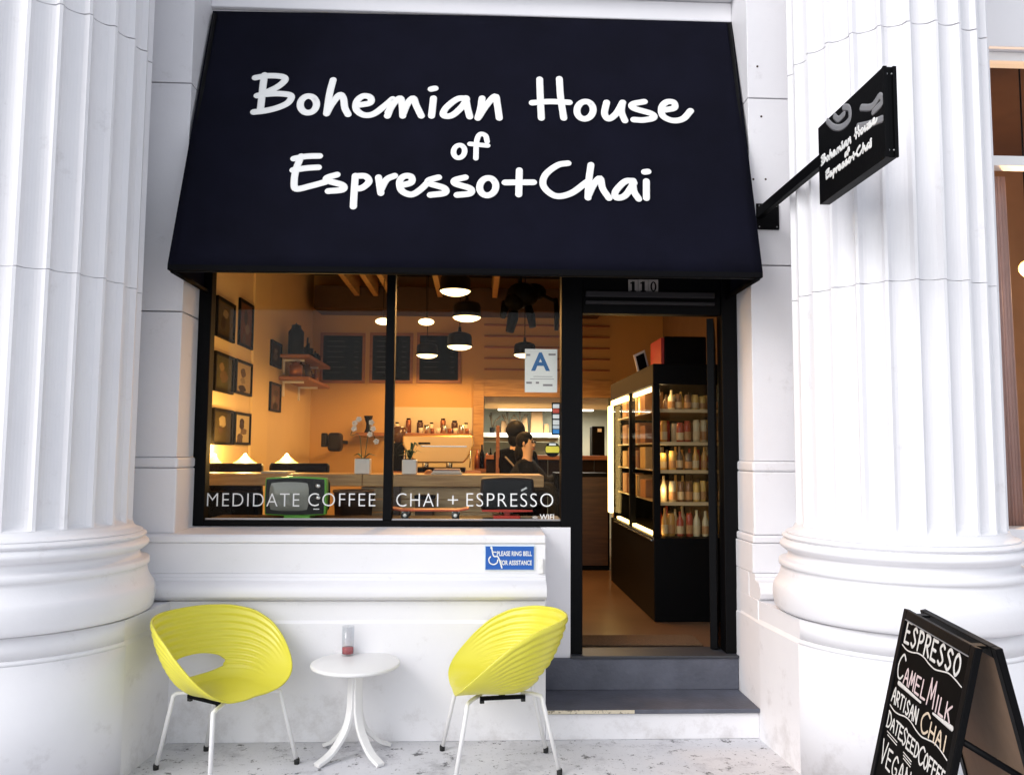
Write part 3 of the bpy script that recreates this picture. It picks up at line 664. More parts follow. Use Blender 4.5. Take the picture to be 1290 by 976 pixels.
# ------------------------------------------------------------------ table and glass
tc_ = P(448, 833.5, 4.25)
tb = thing('side_table', 'small round white table on splayed curved legs between the chairs', 'table', (tc_.x, 4.25, 0))
zt_ = tc_.z
part('tabletop', MB().lathe([(0, -.012), (.215, -.012), (.223, -.007), (.225, 0), (.223, .006), (.217, .009), (0, .009)], (tc_.x, 4.25, zt_ - .009), 64), WST, tb)
for fx, fy in ((-.155, -.16), (.155, -.16), (-.165, .13), (.165, .13)):
    d = Vector((fx, fy, 0)); u = d.normalized(); w = Vector((-u.y, u.x, 0)); c = Vector((tc_.x, 4.25, 0))
    path = smooth_path([c + u * .024 + Vector((0, 0, zt_ - .022)), c + u * .024 + Vector((0, 0, .28)), c + u * .032 + Vector((0, 0, .20)), c + u * .065 + Vector((0, 0, .12)), c + u * .14 + Vector((0, 0, .045)), c + d + Vector((0, 0, .010))], 5)
    mb = MB(); vs = []
    for i, p in enumerate(path):
        t = (path[min(i + 1, len(path) - 1)] - path[max(i - 1, 0)]).normalized(); n_ = t.cross(w).normalized()
        for a, b in ((-1, -1), (1, -1), (1, 1), (-1, 1)): vs.append(p + w * .021 * a + n_ * .0095 * b)
    k = len(path); mb.add(vs, [(i * 4 + j, i * 4 + (j + 1) % 4, (i + 1) * 4 + (j + 1) % 4, (i + 1) * 4 + j) for i in range(k - 1) for j in range(4)] + [(0, 1, 2, 3), (4 * k - 4, 4 * k - 3, 4 * k - 2, 4 * k - 1)])
    part('leg', mb, WST, tb, .003)
gz = zt_ + .0005; gp = PZ(438, 825, gz)
gt = thing('drinking_glass', 'tall clear glass with a little red drink on the white table', 'glass', (gp.x, gp.y, gz))
part('glass_wall', MB().lathe([(0, .0), (.030, .0), (.032, .004), (.032, .150), (.0295, .150), (.0295, .010), (0, .010)], (gp.x, gp.y, gz), 28), glass('tumbler_glass', (.93, .94, .95), .07), gt)
part('drink', MB().lathe([(0, .011), (.029, .011), (.029, .042), (0, .042)], (gp.x, gp.y, gz), 24), mat('red_drink', (.45, .05, .06), .2), gt)

# ------------------------------------------------------------------ sandwich board
T0, T1 = Vector((1.632, 3.07, .95)), Vector((1.52, 2.448, .95)); e = (T1 - T0).normalized(); LW = (T1 - T0).length
no = Vector((e.y, -e.x, 0)); no = no if no.x < 0 else -no
sbm = (T0 + T1) / 2
sbd = thing('sandwich_board', 'black chalkboard A-frame with handwritten drinks in front of the column', 'sign', (sbm.x + .04, sbm.y, 0))
spread = .215; dn = (no * spread - Vector((0, 0, .95))); Lh = dn.length; dn.normalize(); fn = e.cross(dn).normalized(); fn = fn if fn.dot(no) > 0 else -fn
def bp(u, v, w=0.): return T0 + e * u + dn * v + fn * w
def bbox(u0, u1, v0, v1, w0, w1): return MB().obox(bp((u0 + u1) / 2, (v0 + v1) / 2, (w0 + w1) / 2), e * (u1 - u0) / 2, dn * (v1 - v0) / 2, fn * (w1 - w0) / 2)
CHK = mat('chalkboard_black', (.0022, .0022, .0024), .7, var=.4, vscale=8, spec=.06)
BACKW = mat('brown_hardboard', (.30, .19, .12), .75, var=.2, vscale=10, bump=.1)
for u0, u1 in ((0, .035), (LW - .035, LW)): part('frame_rail', bbox(u0, u1, 0, Lh - .002, -.022, 0), BLACK, sbd, .003)
part('frame_rail', bbox(.0352, LW - .0352, 0, .035, -.022, 0), BLACK, sbd, .003); part('frame_rail', bbox(.0352, LW - .0352, Lh - .09, Lh - .05, -.022, 0), BLACK, sbd, .003)
part('worn_edge', bbox(.037, LW - .037, .0352, .0385, -.0055, .0008), mat('worn_grey_edge', (.25, .25, .26), .6), sbd)
part('chalkboard', bbox(.0354, LW - .0354, .0354, Lh - .0904, -.012, -.006), CHK, sbd)
# rear leaf
off = -no * .078
dn2 = (-no * spread - Vector((0, 0, .95))).normalized(); fn2 = e.cross(dn2).normalized(); fn2 = fn2 if fn2.dot(no) < 0 else -fn2
def rb(u0, u1, v0, v1, w0, w1):
    return MB().obox(T0 + off + e * ((u0 + u1) / 2) + dn2 * ((v0 + v1) / 2) + fn2 * ((w0 + w1) / 2), e * (u1 - u0) / 2, dn2 * (v1 - v0) / 2, fn2 * (w1 - w0) / 2)
for u0, u1 in ((0, .035), (LW - .035, LW)): part('frame_rail', rb(u0, u1, 0, Lh - .002, -.022, 0), BLACK, sbd, .003)
part('frame_rail', rb(.0352, LW - .0352, 0, .035, -.022, 0), BLACK, sbd, .003); part('frame_rail', rb(.0352, LW - .0352, Lh - .09, Lh - .05, -.022, 0), BLACK, sbd, .003)
part('rear_panel', rb(.0354, LW - .0354, .0354, Lh - .0904, -.016, -.006), BACKW, sbd)
for u in (.06, LW - .1): part('hinge', MB().obox(T0 + off / 2 + e * (u + .02) + Vector((0, 0, -.012)), e * .02, no * .028, Vector((0, 0, .004))), BLACK, sbd)
part('spreader_bar', MB().tube([bp(LW - .012, .285, -.020), T0 + off + e * (LW - .012) + dn2 * .40 - fn2 * .020], .010, 8), BLACK, sbd)
GL = {'A': [[(0, 0), (.5, 1), (1, 0)], [(.2, .4), (.8, .4)]], 'C': [[(1, .85), (.6, 1), (.15, .75), (0, .4), (.25, .05), (.65, 0), (1, .2)]], 'D': [[(.1, 0), (.1, 1)], [(0, 1), (.6, .95), (1, .55), (.7, .1), (.05, 0)]],
 'E': [[(.05, 0), (.05, 1)], [(.05, 1), (.9, 1)], [(.05, .52), (.75, .52)], [(.05, 0), (.95, 0)]], 'F': [[(.05, 0), (.05, 1)], [(.05, 1), (.95, 1)], [(.05, .52), (.75, .52)]], 'G': [[(1, .85), (.55, 1), (.1, .7), (.05, .3), (.45, 0), (.95, .15), (.95, .45), (.6, .45)]],
 'H': [[(.05, 0), (.05, 1)], [(.95, 0), (.95, 1)], [(.05, .5), (.95, .5)]], 'I': [[(.5, 0), (.5, 1)]], 'K': [[(.05, 0), (.05, 1)], [(.95, 1), (.1, .45)], [(.3, .55), (1, 0)]], 'L': [[(.1, 1), (.1, 0)], [(.1, 0), (.95, .02)]],
 'M': [[(0, 0), (.15, 1)], [(.15, 1), (.5, .3)], [(.5, .3), (.85, 1)], [(.85, 1), (1, 0)]], 'N': [[(.05, 0), (.05, 1)], [(.05, 1), (.95, 0)], [(.95, 0), (.95, 1)]], 'O': [[(.5, 1), (.1, .75), (.05, .3), (.5, 0), (.95, .3), (.9, .75), (.5, 1), (.3, .93)]],
 'P': [[(.1, 0), (.1, 1)], [(.05, 1), (.7, .98), (.95, .75), (.7, .5), (.1, .45)]], 'R': [[(.1, 0), (.1, 1)], [(.05, 1), (.7, .98), (.9, .75), (.65, .52), (.1, .48)], [(.4, .48), (1, 0)]],
 'S': [[(.9, .88), (.5, 1), (.12, .78), (.5, .52), (.88, .28), (.5, 0), (.05, .12)]], 'T': [[(.5, 0), (.5, 1)], [(0, 1), (1, 1)]], 'V': [[(0, 1), (.5, 0)], [(.5, 0), (1, 1)]]}
def chalk(mb, word, u0, v0, h, w, gap, big=1., bw=1., rad=.0050, slope=0.):
    u = u0
    for i, chh in enumerate(word):
        if chh == ' ': u += w * .5; continue
        k = big if chh.isupper() and (i == 0 or word[i - 1] == ' ') else 1.; kw = bw if k > 1 else 1.
        if chh.upper() == 'I': kw *= .45
        for s in GL[chh.upper()]:
            pts = [bp(u + x * w * kw + random.uniform(-.001, .001), v0 - y * h * k + (u - u0) * slope + random.uniform(-.0015, .0015), -.0048) for x, y in s]
            mb.tube(smooth_path(pts, 4), rad, 6, (fn, .0008))
        u += w * kw + gap
    return u
CW = mat('white_chalk', (.78, .76, .72), .9, var=.25, vscale=120); CP = mat('pink_chalk', (.76, .60, .60), .9, var=.25, vscale=120); CO = mat('peach_chalk', (.76, .62, .46), .9, var=.25, vscale=120)
def ct(nm, m, fnc): mb = MB(); fnc(mb); part(nm, mb, m, sbd)
def vrow(px, py):                      # distance down the board of a spot seen on its left part
    d = ray(px, py); n_ = fn; t = (T0 - EYE).dot(n_) / d.dot(n_); q = EYE + d * t - T0; return q.dot(dn), q.dot(e)
def wavy(mb, v, a, u0=.045, u1=None, r_=.0026):
    u1 = u1 or LW - .05; mb.tube(smooth_path([bp(u0 + (u1 - u0) * i / 10, v + a * math.sin(i * 1.35), -.0048) for i in range(11)], 4), r_, 6, (fn, .0006))
V1, V2, V3, V4, V5 = (vrow(x, y)[0] for x, y in ((1145, 812), (1133, 855), (1126, 886), (1117, 915), (1112, 963)))
ct('chalk_writing', CW, lambda mb: chalk(mb, 'ESPRESSO', .055, V1, .066, .044, .019, 1.15, 1.1, .0060))
ct('chalk_line', CW, lambda mb: wavy(mb, V1 + .015, .008))
ct('chalk_writing', CW, lambda mb: chalk(mb, 'C', .050, V2, .088, .060, .014, 1.0, 1.0, .0046))
ct('chalk_writing', CP, lambda mb: chalk(mb, 'AMEL', .125, V2 + .004, .056, .042, .014, 1., 1., .0046))
ct('chalk_writing', CP, lambda mb: chalk(mb, 'M', .355, V2 + .008, .084, .055, .014, 1., 1., .0046))
ct('chalk_writing', CP, lambda mb: chalk(mb, 'ILK', .425, V2 + .010, .050, .040, .012, 1., 1., .0046))
ct('chalk_line', CW, lambda mb: mb.tube([bp(.085, V2 + .016, -.0046), bp(.31, V2 + .020, -.0046)], [.009, .004], 6, (fn, .0006)))
ct('chalk_line', CW, lambda mb: mb.tube([bp(.42, V2 + .022, -.0046), bp(.575, V2 + .020, -.0046)], [.004, .009], 6, (fn, .0006)))
ct('chalk_writing', CW, lambda mb: chalk(mb, 'ARTISAN', .050, V3, .047, .030, .010, 1.15, 1.1, .0044))
ct('chalk_writing', CO, lambda mb: chalk(mb, 'CHAI', .345, V3 + .008, .047, .044, .014, 1.45, 1.4, .0046))
ct('chalk_line', CW, lambda mb: wavy(mb, V3 + .016, .008, .045))
ct('chalk_writing', CW, lambda mb: chalk(mb, 'DATE', .050, V4, .045, .034, .008, 1.2, 1.1, .0042))
ct('chalk_writing', CW, lambda mb: chalk(mb, 'SEED', .218, V4 + .005, .045, .030, .008, 1.25, 1.2, .0042))
ct('chalk_writing', CW, lambda mb: chalk(mb, 'COFFEE', .378, V4 + .010, .045, .027, .008, 1.25, 1.5, .0042))
for k_, (u0, u1, w0) in enumerate(((.07, .18, .014), (.08, .18, .024), (.25, .33, .026), (.255, .33, .035), (.26, .33, .044))):
    ct('chalk_line', CW, lambda mb: mb.tube([bp(u0, V4 + w0, -.0048), bp(u1, V4 + w0 + .003, -.0048)], .002, 6, (fn, .0006)))
ct('chalk_writing', CW, lambda mb: chalk(mb, 'VEGAN', .055, V5, .066, .045, .016, 1.2, 1.1, .0046))

# ------------------------------------------------------------------ neighbouring window on the right
nw = thing('neighbour_window', 'white framed window of the next shop at the right edge', 'window', (3.6, 4.95, 1.09))
fy0, fy1 = 4.86, 4.96
zB, zC = P(1270, 203, 4.86).z, P(1270, 668, 4.86).z
WF = mat('white_gloss_paint', (.78, .78, .78), .35)
part('window_frame', MB().box(NX0 + .003, NX1, fy0, fy1, zA - .0, zA + .06), WF, nw, .004); part('window_frame', MB().box(NX0 + .003, NX1, fy0, fy1, zB - .03, zB + .035), WF, nw, .004)
part('window_frame', MB().box(NX0 + .003, NX1, fy0, fy1, zC - .04, zC), WF, nw, .004); part('window_frame', MB().box(NX0 + .003, NX0 + .05, fy0 + .002, fy1, zC, zA), WF, nw, .004); part('window_frame', MB().box(NX1 - .05, NX1, fy0 + .002, fy1, zC, zA), WF, nw, .004)
part('pane', MB().box(NX0 + .051, NX1 - .051, 4.90, 4.906, zC, zB - .031), GLASS, nw); part('pane', MB().box(NX0 + .051, NX1 - .051, 4.90, 4.906, zB + .036, zA - .001), GLASS, nw)
cu = MB(); vs = []
c0x = P(1262, 400, 5.0).x; c1x = P(1281, 400, 5.0).x
pts = [(c0x - .05 + (c1x - c0x + .05) * i / 24, 5.02 + .02 * math.sin(i * 1.9)) for i in range(25)]
cu.add([(x, y, zC + .01) for x, y in pts] + [(x - .03, y, zB - .05) for x, y in pts], [(i, i + 1, 26 + i, 25 + i) for i in range(24)], True)
co = part('curtain', cu, mat('dusty_pink_curtain', (.50, .30, .27), .8, var=.2, vscale=4), None, loc=(c0x, 5.02, zC)); tag(co, 'dusty pink curtain hanging inside the white framed window at the right edge', 'curtain')
md = co.modifiers.new('t', 'SOLIDIFY'); md.thickness = .006
nr = MB().box(2.75, 8.0, 8.2, 8.3, 0, 4.6); part('interior_wall', nr, mat('neighbour_brown_wall', (.48, .29, .17), .8, var=.3, vscale=1.5), None, kind='structure')
part('interior_wall', MB().box(2.66, 2.74, 5.01, 8.3, 0, 4.6), mat('neighbour_brown_wall', (.36, .20, .10)), None, kind='structure'); part('interior_wall', MB().box(7.9, 8.0, 5.01, 8.3, 0, 4.6), MT['neighbour_brown_wall'], None, kind='structure')
part('interior_ceiling', MB().box(2.66, 8.0, 5.01, 8.3, 4.6, 4.7), CEIL, None, kind='structure'); part('interior_floor', MB().box(2.66, 8.0, 5.01, 8.3, .0, .3), DWOOD, None, kind='structure')
def interior_light(loc, e_, col=(1, .55, .22), r=.05, kind='POINT'):
    l = bpy.data.lights.new('lamp_light', kind)
    if kind == 'SPOT': l.spot_size = R(176); l.spot_blend = .35
    l.energy = e_; l.color = col; l.shadow_soft_size = r; o = bpy.data.objects.new('lamp_light', l); COL.objects.link(o); o.location = loc; return o
gpos = P(1295, 338, 5.6)
gl = thing('wall_lamp', 'glowing amber lamp seen through the right edge window', 'lamp', gpos)
part('globe', MB().ball(gpos, .06), mat('amber_glow', (1, .5, .15), .5, emit=(1, .50, .12), estr=5), gl); part('lamp_stem', MB().tube([gpos + Vector((0, 0, .05)), gpos + Vector((0, 0, 4.6 - gpos.z))], .006), BLACK, gl)
interior_light(gpos + Vector((.0, -.02, -.13)), 70, (1, .6, .3)).parent = None

# ------------------------------------------------------------------ cafe interior: room
RX0, RX1, RY0, RY1, RZ = -2.05, 2.35, 5.002, 10.1, 3.72
def st_(nm, mb, m): return part(nm, mb, m, None, kind='structure')
st_('interior_floor', MB().box(RX0 - .1, RX1 + .1, 4.992, 11.6, ZF - .1, ZF), mat('brown_cafe_floor', (.15, .085, .05), .34, var=.35, vscale=2.5, bump=.05))
st_('interior_ceiling', MB().box(RX0 - .1, RX1 + .1, RY0, 11.6, RZ, RZ + .1), CEIL)
st_('interior_wall', MB().box(RX0 - .1, RX0, RY0, 11.6, ZF, RZ), mat('lamplit_gold_wall', (.68, .50, .27), .8, var=.08, vscale=2, bump=.1))  # left wall base colour made paler for the lamps' golden glow
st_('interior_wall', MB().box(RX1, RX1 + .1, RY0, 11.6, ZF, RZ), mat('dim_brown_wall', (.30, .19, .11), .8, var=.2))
kx0, kx1 = P(608, 550, RY1).x, P(772, 550, RY1).x; kz = P(690, 500, RY1).z
bw = [MB().box(RX0, kx0, RY1, RY1 + .1, ZF, RZ), MB().box(kx1, RX1, RY1, RY1 + .1, ZF, RZ), MB().box(kx0, kx1, RY1, RY1 + .1, kz, RZ)]
for m in bw: st_('interior_wall', m, IWALL2)
st_('kitchen_wall', MB().box(kx0 - .3, kx1 + .3, 11.2, 11.3, ZF, RZ), mat('grey_green_wall', (.42, .43, .36), .7, var=.1))
st_('kitchen_wall', MB().box(kx0 - .4, kx0 - .3, RY1 + .1, 11.2, ZF, RZ), MT['grey_green_wall']); st_('kitchen_wall', MB().box(kx1 + .3, kx1 + .4, RY1 + .1, 11.2, ZF, RZ), MT['grey_green_wall'])
def wallpt_(px): d = ray(px, 500); return d.y * (RX0 + .022) / d.x
# rafters and boxed duct
for x, lab in ((-1.43, 'leftmost'), (-1.21, 'second'), (-1.03, 'third'), (-.45, 'fourth'), (.2, 'rightmost')):
    tag(part('ceiling_rafter', MB().box(x - .03, x + .03, 5.3, 9.55, 3.36, RZ - .001), OAK, None, .004), lab + ' pale timber rafter running back under the cafe ceiling', 'beam', 'ceiling rafters')
pa, pb = wallpt_(317.5), wallpt_(338)
st_('pilaster', MB().box(RX0 + .001, RX0 + .022, pa, pb, ZF + .001, RZ - .001), mat('lit_strip_yellow', (.68, .50, .25), .7))  # shallow pilaster, brightness of the lit strip put into its yellow colour
st_('splashback', MB().box(P(490, 560, RY1).x, P(595, 560, RY1).x, RY1 - .012, RY1 - .001, ZF, P(540, 513, RY1).z), mat('cream_tile', (.66, .60, .46), .35))
st_('opening_trim', MB().box(P(596, 560, RY1).x, kx0 + .01, RY1 - .05, RY1 - .001, ZF, P(600, 477, RY1).z), OAK)
st_('opening_trim', MB().box(kx0 + .011, kx1, RY1 - .04, RY1 - .001, kz, P(600, 477, RY1).z), OAK)
q0, q1 = P(395, 388, 9.6), P(760, 365, 9.6)
tag(part('ceiling_duct', MB().box(q0.x, q1.x, 9.6, RY1 - .002, q0.z, q1.z), mat('dark_brown_paint', (.07, .033, .018), .6, var=.3), None, .006), 'boxed dark brown duct across the back of the cafe ceiling', 'duct')

# ledge inside the window
LZ = 1.125; LY = 5.10
lg = thing('window_ledge', 'dark timber ledge inside the shop window under the televisions', 'ledge', (-.6, 5.0, 1.0))
part('ledge_board', MB().box(gl0, gl1 + .02, YD + .052, LY + .12, LZ - .03, LZ), DWOOD, lg, .003); part('ledge_front', MB().box(gl0, gl1 + .02, YD + .055, YD + .075, ZF + .001, LZ - .031), DWOOD, lg)

# counter bar behind the ledge
YC = 5.55
ct0, ct1 = P(257, 600, YC), P(685, 600, YC); cz = P(480, 597.5, YC).z; cz0 = P(480, 612.5, YC).z
cn = thing('counter', 'long pale oak counter with plank front running behind the window', 'counter', (-.6, YC, ZF))
part('countertop', MB().box(RX0 + .002, P(456, 600, YC).x, YC, YC + .42, cz0, cz), OAK, cn, .004); part('countertop', MB().box(P(456, 600, YC).x + .003, ct1.x, YC, YC + .42, cz0, cz), OAK, cn, .004)
xa, xb = P(455, 630, YC + .06).x, P(628, 630, YC + .06).x; pz = cz0 - .004
for k in range(8):
    h = .088; part('plank', MB().box(xa, xb, YC + .06, YC + .08, pz - h * (k + 1) + .004, pz - h * k), wood('pale_plank', (.40, .27, .14), (.55, .40, .22)), cn, .002)
for x in (P(262, 630, YC + .1).x, P(500, 630, YC + .1).x, P(640, 630, YC + .1).x): part('leg', MB().box(x - .03, x + .03, YC + .01, YC + .055, ZF + .001, cz0 - .001), DWOOD, cn, .003)
for k, (a, b, nm_) in enumerate(((268, 332, 'left'), (524, 548, 'right'))):
    p0, p1 = P(a, 652, YC + .0), P(b, 616, YC + .0)
    t = thing('floor_cabinet' if k == 0 else 'waste_bin', 'black low cabinet under the left end of the counter' if k == 0 else 'narrow dark bin standing before the plank counter front', 'cabinet' if k == 0 else 'bin', ((p0.x + p1.x) / 2, YC - .05, ZF))
    if k == 0:
        part('body', MB().box(p0.x, p1.x, YC - .12, YC + .0, ZF + .001, p1.z - .012), BLACK, t, .006); part('door', MB().box(p0.x + .02, (p0.x + p1.x) / 2 - .004, YC - .13, YC - .121, ZF + .05, p1.z - .04), BLACK, t, .003); part('door', MB().box((p0.x + p1.x) / 2 + .004, p1.x - .02, YC - .13, YC - .121, ZF + .05, p1.z - .04), BLACK, t, .003)
    else:
        part('body', MB().box(p0.x, p1.x, YC - .11, YC - .012, ZF + .001, p1.z - .06), DWOOD, t, .01); part('lid', MB().box(p0.x - .006, p1.x + .006, YC - .116, YC - .008, p1.z - .059, p1.z - .035), BLACK, t, .006)
p = P(446, 654, YC - .1); bk = thing('bucket', 'dark brown bucket under the counter beside the green television', 'bucket', (p.x, YC - .1, p.z - .3))
part('pail', MB().lathe([(0, 0), (.10, 0), (.13, .46), (.136, .46), (.136, .475), (.125, .475), (.10, .02), (0, .02)], (p.x, YC - .14, p.z - .28), 24), wood('brown_bucket', (.09, .045, .025), (.14, .075, .04)), bk)
part('handle', MB().tube([(p.x - .135, YC - .14, p.z + .16), (p.x - .12, YC - .17, p.z + .10), (p.x, YC - .26, p.z + .04), (p.x + .12, YC - .17, p.z + .10), (p.x + .135, YC - .14, p.z + .16)], .004, 6), BLACK, bk)

# bench backs
for a, b, lab in ((250, 330, 'black upholstered bench back by the left cafe wall under the photographs'), (338, 414, 'black upholstered bench back to the right of the first one behind the counter')):
    p0, p1 = P(a, 599, 6.05), P(b, 583.5, 6.05); x0 = max(p0.x, RX0 + .02)
    t = thing('bench', lab, 'bench', ((x0 + p1.x) / 2, 6.05, ZF), 'benches behind the counter')
    part('backrest', MB().box(x0, p1.x, 6.05, 6.12, p0.z - .25, p1.z), mat('black_leatherette', (.005, .004, .004), .6, spec=.2), t, .02, seg=3); part('seat', MB().box(x0, p1.x, 6.122, 6.23, ZF + .5, ZF + .60), MT['black_leatherette'], t, .02); part('base', MB().box(x0 + .02, p1.x - .02, 6.122, 6.22, ZF + .001, ZF + .498), DWOOD, t)
for a, y, lab in ((270, 583, 'leftmost'), (308.5, 583, 'middle'), (361, 583, 'rightmost')):
    p = P(a, y, 6.34); t = thing('table_lamp', lab + ' glowing amber cone lamp behind the bench backs', 'lamp', (p.x, p.y, ZF + .6), 'cone lamps behind the benches')
    hgt = P(a, 573, p.y).z; w = .105 if a > 280 else .07
    part('lamp_shade', MB().lathe([(.012, hgt), (w * .55, hgt - .045), (w, p.z - .01)], (p.x, p.y, 0), 24), mat('amber_shade', (.75, .5, .2), .6, emit=(1, .50, .10), estr=.9), t)
    part('bulb', MB().ball((p.x, p.y, hgt - .004), .014), mat('bright_bulb', (1, .9, .7), .5, emit=(1, .75, .35), estr=14), t); part('stem', MB().lathe([(.05, ZF + .601), (.05, ZF + .62), (.008, ZF + .63), (.008, hgt - .02)], (p.x, p.y, 0), 12), BLACK, t)
    interior_light((p.x, p.y, hgt + .05), 11 if a > 280 else 7, (1, .62, .20), .03)

# framed pictures on the left wall
def wallpt(px, py): d = ray(px, py); t = RX0 / d.x; return EYE + d * t
arts = [((271, 371, 294, 425), 'upper row, nearest the window', (.30, .22, .12)), ((299.5, 374, 317, 436), 'upper row, second from the window', (.12, .05, .03)),
 ((268.5, 441, 292, 494), 'middle row, nearest the window', (.22, .20, .12)), ((295, 451, 315.5, 497), 'middle row, second from the window', (.35, .26, .14)),
 ((266, 513, 290.5, 562), 'bottom row, nearest the window', (.15, .11, .06)), ((293.5, 518, 313.5, 562), 'bottom row, second from the window', (.50, .40, .22)),
 ((340, 427, 353, 460), 'upper one beside the shelves', (.10, .05, .03)), ((338.5, 480, 352, 517), 'lower one beside the shelves', (.16, .09, .06))]
for k, ((x0, y0, x1, y1), lab, c) in enumerate(arts):
    a, b = wallpt(x0, (y0 + y1) / 2), wallpt(x1, (y0 + y1) / 2); zt1 = wallpt(x0, y0).z; zb1 = wallpt(x0, y1 - (2 if k < 6 else 0)).z
    t = thing('framed_picture', 'black framed small picture on left cafe wall, ' + lab, 'picture', (RX0, (a.y + b.y) / 2, (zt1 + zb1) / 2), 'pictures on the left wall'); fw = .022
    part('frame', MB().box(RX0 + .001, RX0 + .022, a.y, b.y, zt1 - fw, zt1).box(RX0 + .001, RX0 + .022, a.y, b.y, zb1, zb1 + fw).box(RX0 + .001, RX0 + .022, a.y, a.y + fw, zb1 + fw, zt1 - fw).box(RX0 + .001, RX0 + .022, b.y - fw, b.y, zb1 + fw, zt1 - fw), BLACK, t)
    yc, zc, hy_, hz_ = (a.y + b.y) / 2, (zt1 + zb1) / 2, (b.y - a.y) / 2 - fw, (zt1 - zb1) / 2 - fw
    pr_ = part('print', MB().box(RX0 + .001, RX0 + .008, yc - hy_, yc + hy_, zc - hz_, zc + hz_), mat('print_%d' % k, tuple(q * (.9 if k % 2 else .22) for q in c), .7, spec=.1), t)
    for n_ in range(2 + k % 2):
        oy, oz, sy_, sz_ = random.uniform(-.3, .3) * hy_, (.35 - n_ * .55) * hz_, hy_ * random.uniform(.22, .5), hz_ * random.uniform(.22, .42)
        part('printed_shape', MB().prism([(yc + oy + sy_ * math.cos(q * .524) * (1 + .2 * math.sin(q * 2.1 + k)), zc + oz + sz_ * math.sin(q * .524)) for q in range(12)], RX0 + .0081, RX0 + .0092, 'x'), mat('print_tone_%d' % ((k + n_) % 4), [(.20, .15, .09), (.04, .025, .018), (.15, .10, .055), (.09, .06, .04)][(k + n_) % 4], .7, spec=.1), pr_)

# shelves on the left wall with pots
def potmesh(kind, r, h):
    if kind == 0: return [(0, 0), (r, 0), (r * 1.02, h * .7), (r * .6, h * .82), (r * .62, h * .9), (r * .12, h * .94), (0, h)]
    if kind == 1: return [(0, 0), (r * .8, 0), (r, h * .3), (r * .8, h * .55), (r * .3, h * .7), (r * .28, h), (0, h)]
    return [(0, 0), (r, 0), (r, h), (r * .85, h), (0, h)]
for zz_y, lab, zn in ((478, 'lower', 'low'), (450, 'upper', 'high')):
    z = P(352, zz_y, 8.43).z
    sh = thing('wall_shelf', lab + ' wooden shelf of pots on the left wall at the back', 'shelf', (RX0, 9.0, z), 'wooden shelves on the left wall')
    part('board', MB().box(RX0 + .001, RX0 + .31, 8.43, 9.65, z, z + .035), REDW, sh, .004)
    for y in (8.6, 9.35): part('bracket', MB().box(RX0 + .001, RX0 + .02, y, y + .03, z - .16, z - .001).box(RX0 + .021, RX0 + .22, y, y + .03, z - .022, z - .001), WST, sh)
    rows = [(7.50, .07, .30, 0), (7.68, .035, .16, 1), (7.80, .05, .14, 0), (7.95, .03, .22, 1), (8.08, .045, .13, 2), (8.22, .03, .20, 1), (8.36, .045, .12, 0), (8.48, .03, .15, 1)] if lab == 'upper' else \
           [(7.52, .06, .15, 0), (7.66, .035, .20, 1), (7.77, .035, .16, 2), (7.92, .05, .17, 0), (8.06, .03, .16, 1), (8.20, .045, .12, 2), (8.34, .035, .15, 1), (8.46, .04, .12, 0)]
    ords = ['first', 'second', 'third', 'fourth', 'fifth', 'sixth', 'seventh', 'last']
    for i, (y, r, h, kd) in enumerate(rows):
        y = 8.43 + (y - 7.42) * 1.08; r *= 1.15; h *= 1.15
        nm = ['teapot', 'bottle', 'jar'][kd]; mm = BLACK if lab == 'upper' else [mat('copper_pot', (.30, .11, .05), .35, .6), mat('dark_glaze', (.07, .03, .02), .25)][i % 2]
        o = part(nm, MB().lathe(potmesh(kd, r, h), (RX0 + .15 + .03 * math.sin(i * 2.3), y, z + .0355), 16), mm, None, loc=(RX0 + .15, y, z + .036))
        tag(o, '%s %s from the near end of the %s wall shelf, %s' % (ords[i], {'teapot': 'squat dark pot', 'bottle': 'slim dark bottle', 'jar': 'straight dark jar'}[nm], lab, 'black' if lab == 'upper' else 'brown'), nm, 'pots and bottles on the wall shelves')

# chalkboard menus at the back
for i, (x0, x1, lab) in enumerate(((406, 457, 'left'), (468.5, 517, 'middle'), (528, 577.5, 'right'))):
    a, b = P(x0, 478.5, RY1 - .03), P(x1, 423, RY1 - .03); fw = .035
    t = thing('menu_board', lab + ' of three oak framed blackboard menus high on the back wall', 'blackboard', ((a.x + b.x) / 2, RY1, a.z), 'menu boards on the back wall')
    part('frame', MB().box(a.x - fw, b.x + fw, RY1 - .03, RY1 - .001, b.z, b.z + fw).box(a.x - fw, b.x + fw, RY1 - .03, RY1 - .001, a.z - fw, a.z).box(a.x - fw, a.x, RY1 - .03, RY1 - .001, a.z, b.z).box(b.x, b.x + fw, RY1 - .03, RY1 - .001, a.z, b.z), REDW, t)
    part('slate', MB().box(a.x, b.x, RY1 - .02, RY1 - .002, a.z, b.z), CHK, t)
    mb = MB()
    for k in range(7):
        zz = b.z - .07 - k * .065
        mb.box(a.x + .05, a.x + .05 + random.uniform(.14, .26), RY1 - .0212, RY1 - .0202, zz - .004, zz + .004)
        mb.box(b.x - .10, b.x - .05, RY1 - .0212, RY1 - .0202, zz - .004, zz + .004)
    part('chalk_line', mb, mat('faint_chalk', (.06, .05, .045), .9), t)
# rails on the back wall
for i, y in enumerate((409, 423, 437, 451, 465)):
    a, b = P(610, y, RY1 - .02), P(768, y, RY1 - .02)
    tag(part('wall_rail', MB().box(a.x, b.x, RY1 - .03, RY1 - .001, a.z - .012, a.z + .012), REDW, None, .003), ['topmost', 'second', 'middle', 'fourth', 'lowest'][i] + ' of five thin wooden rails on the back wall', 'rail', 'rails on the back wall')

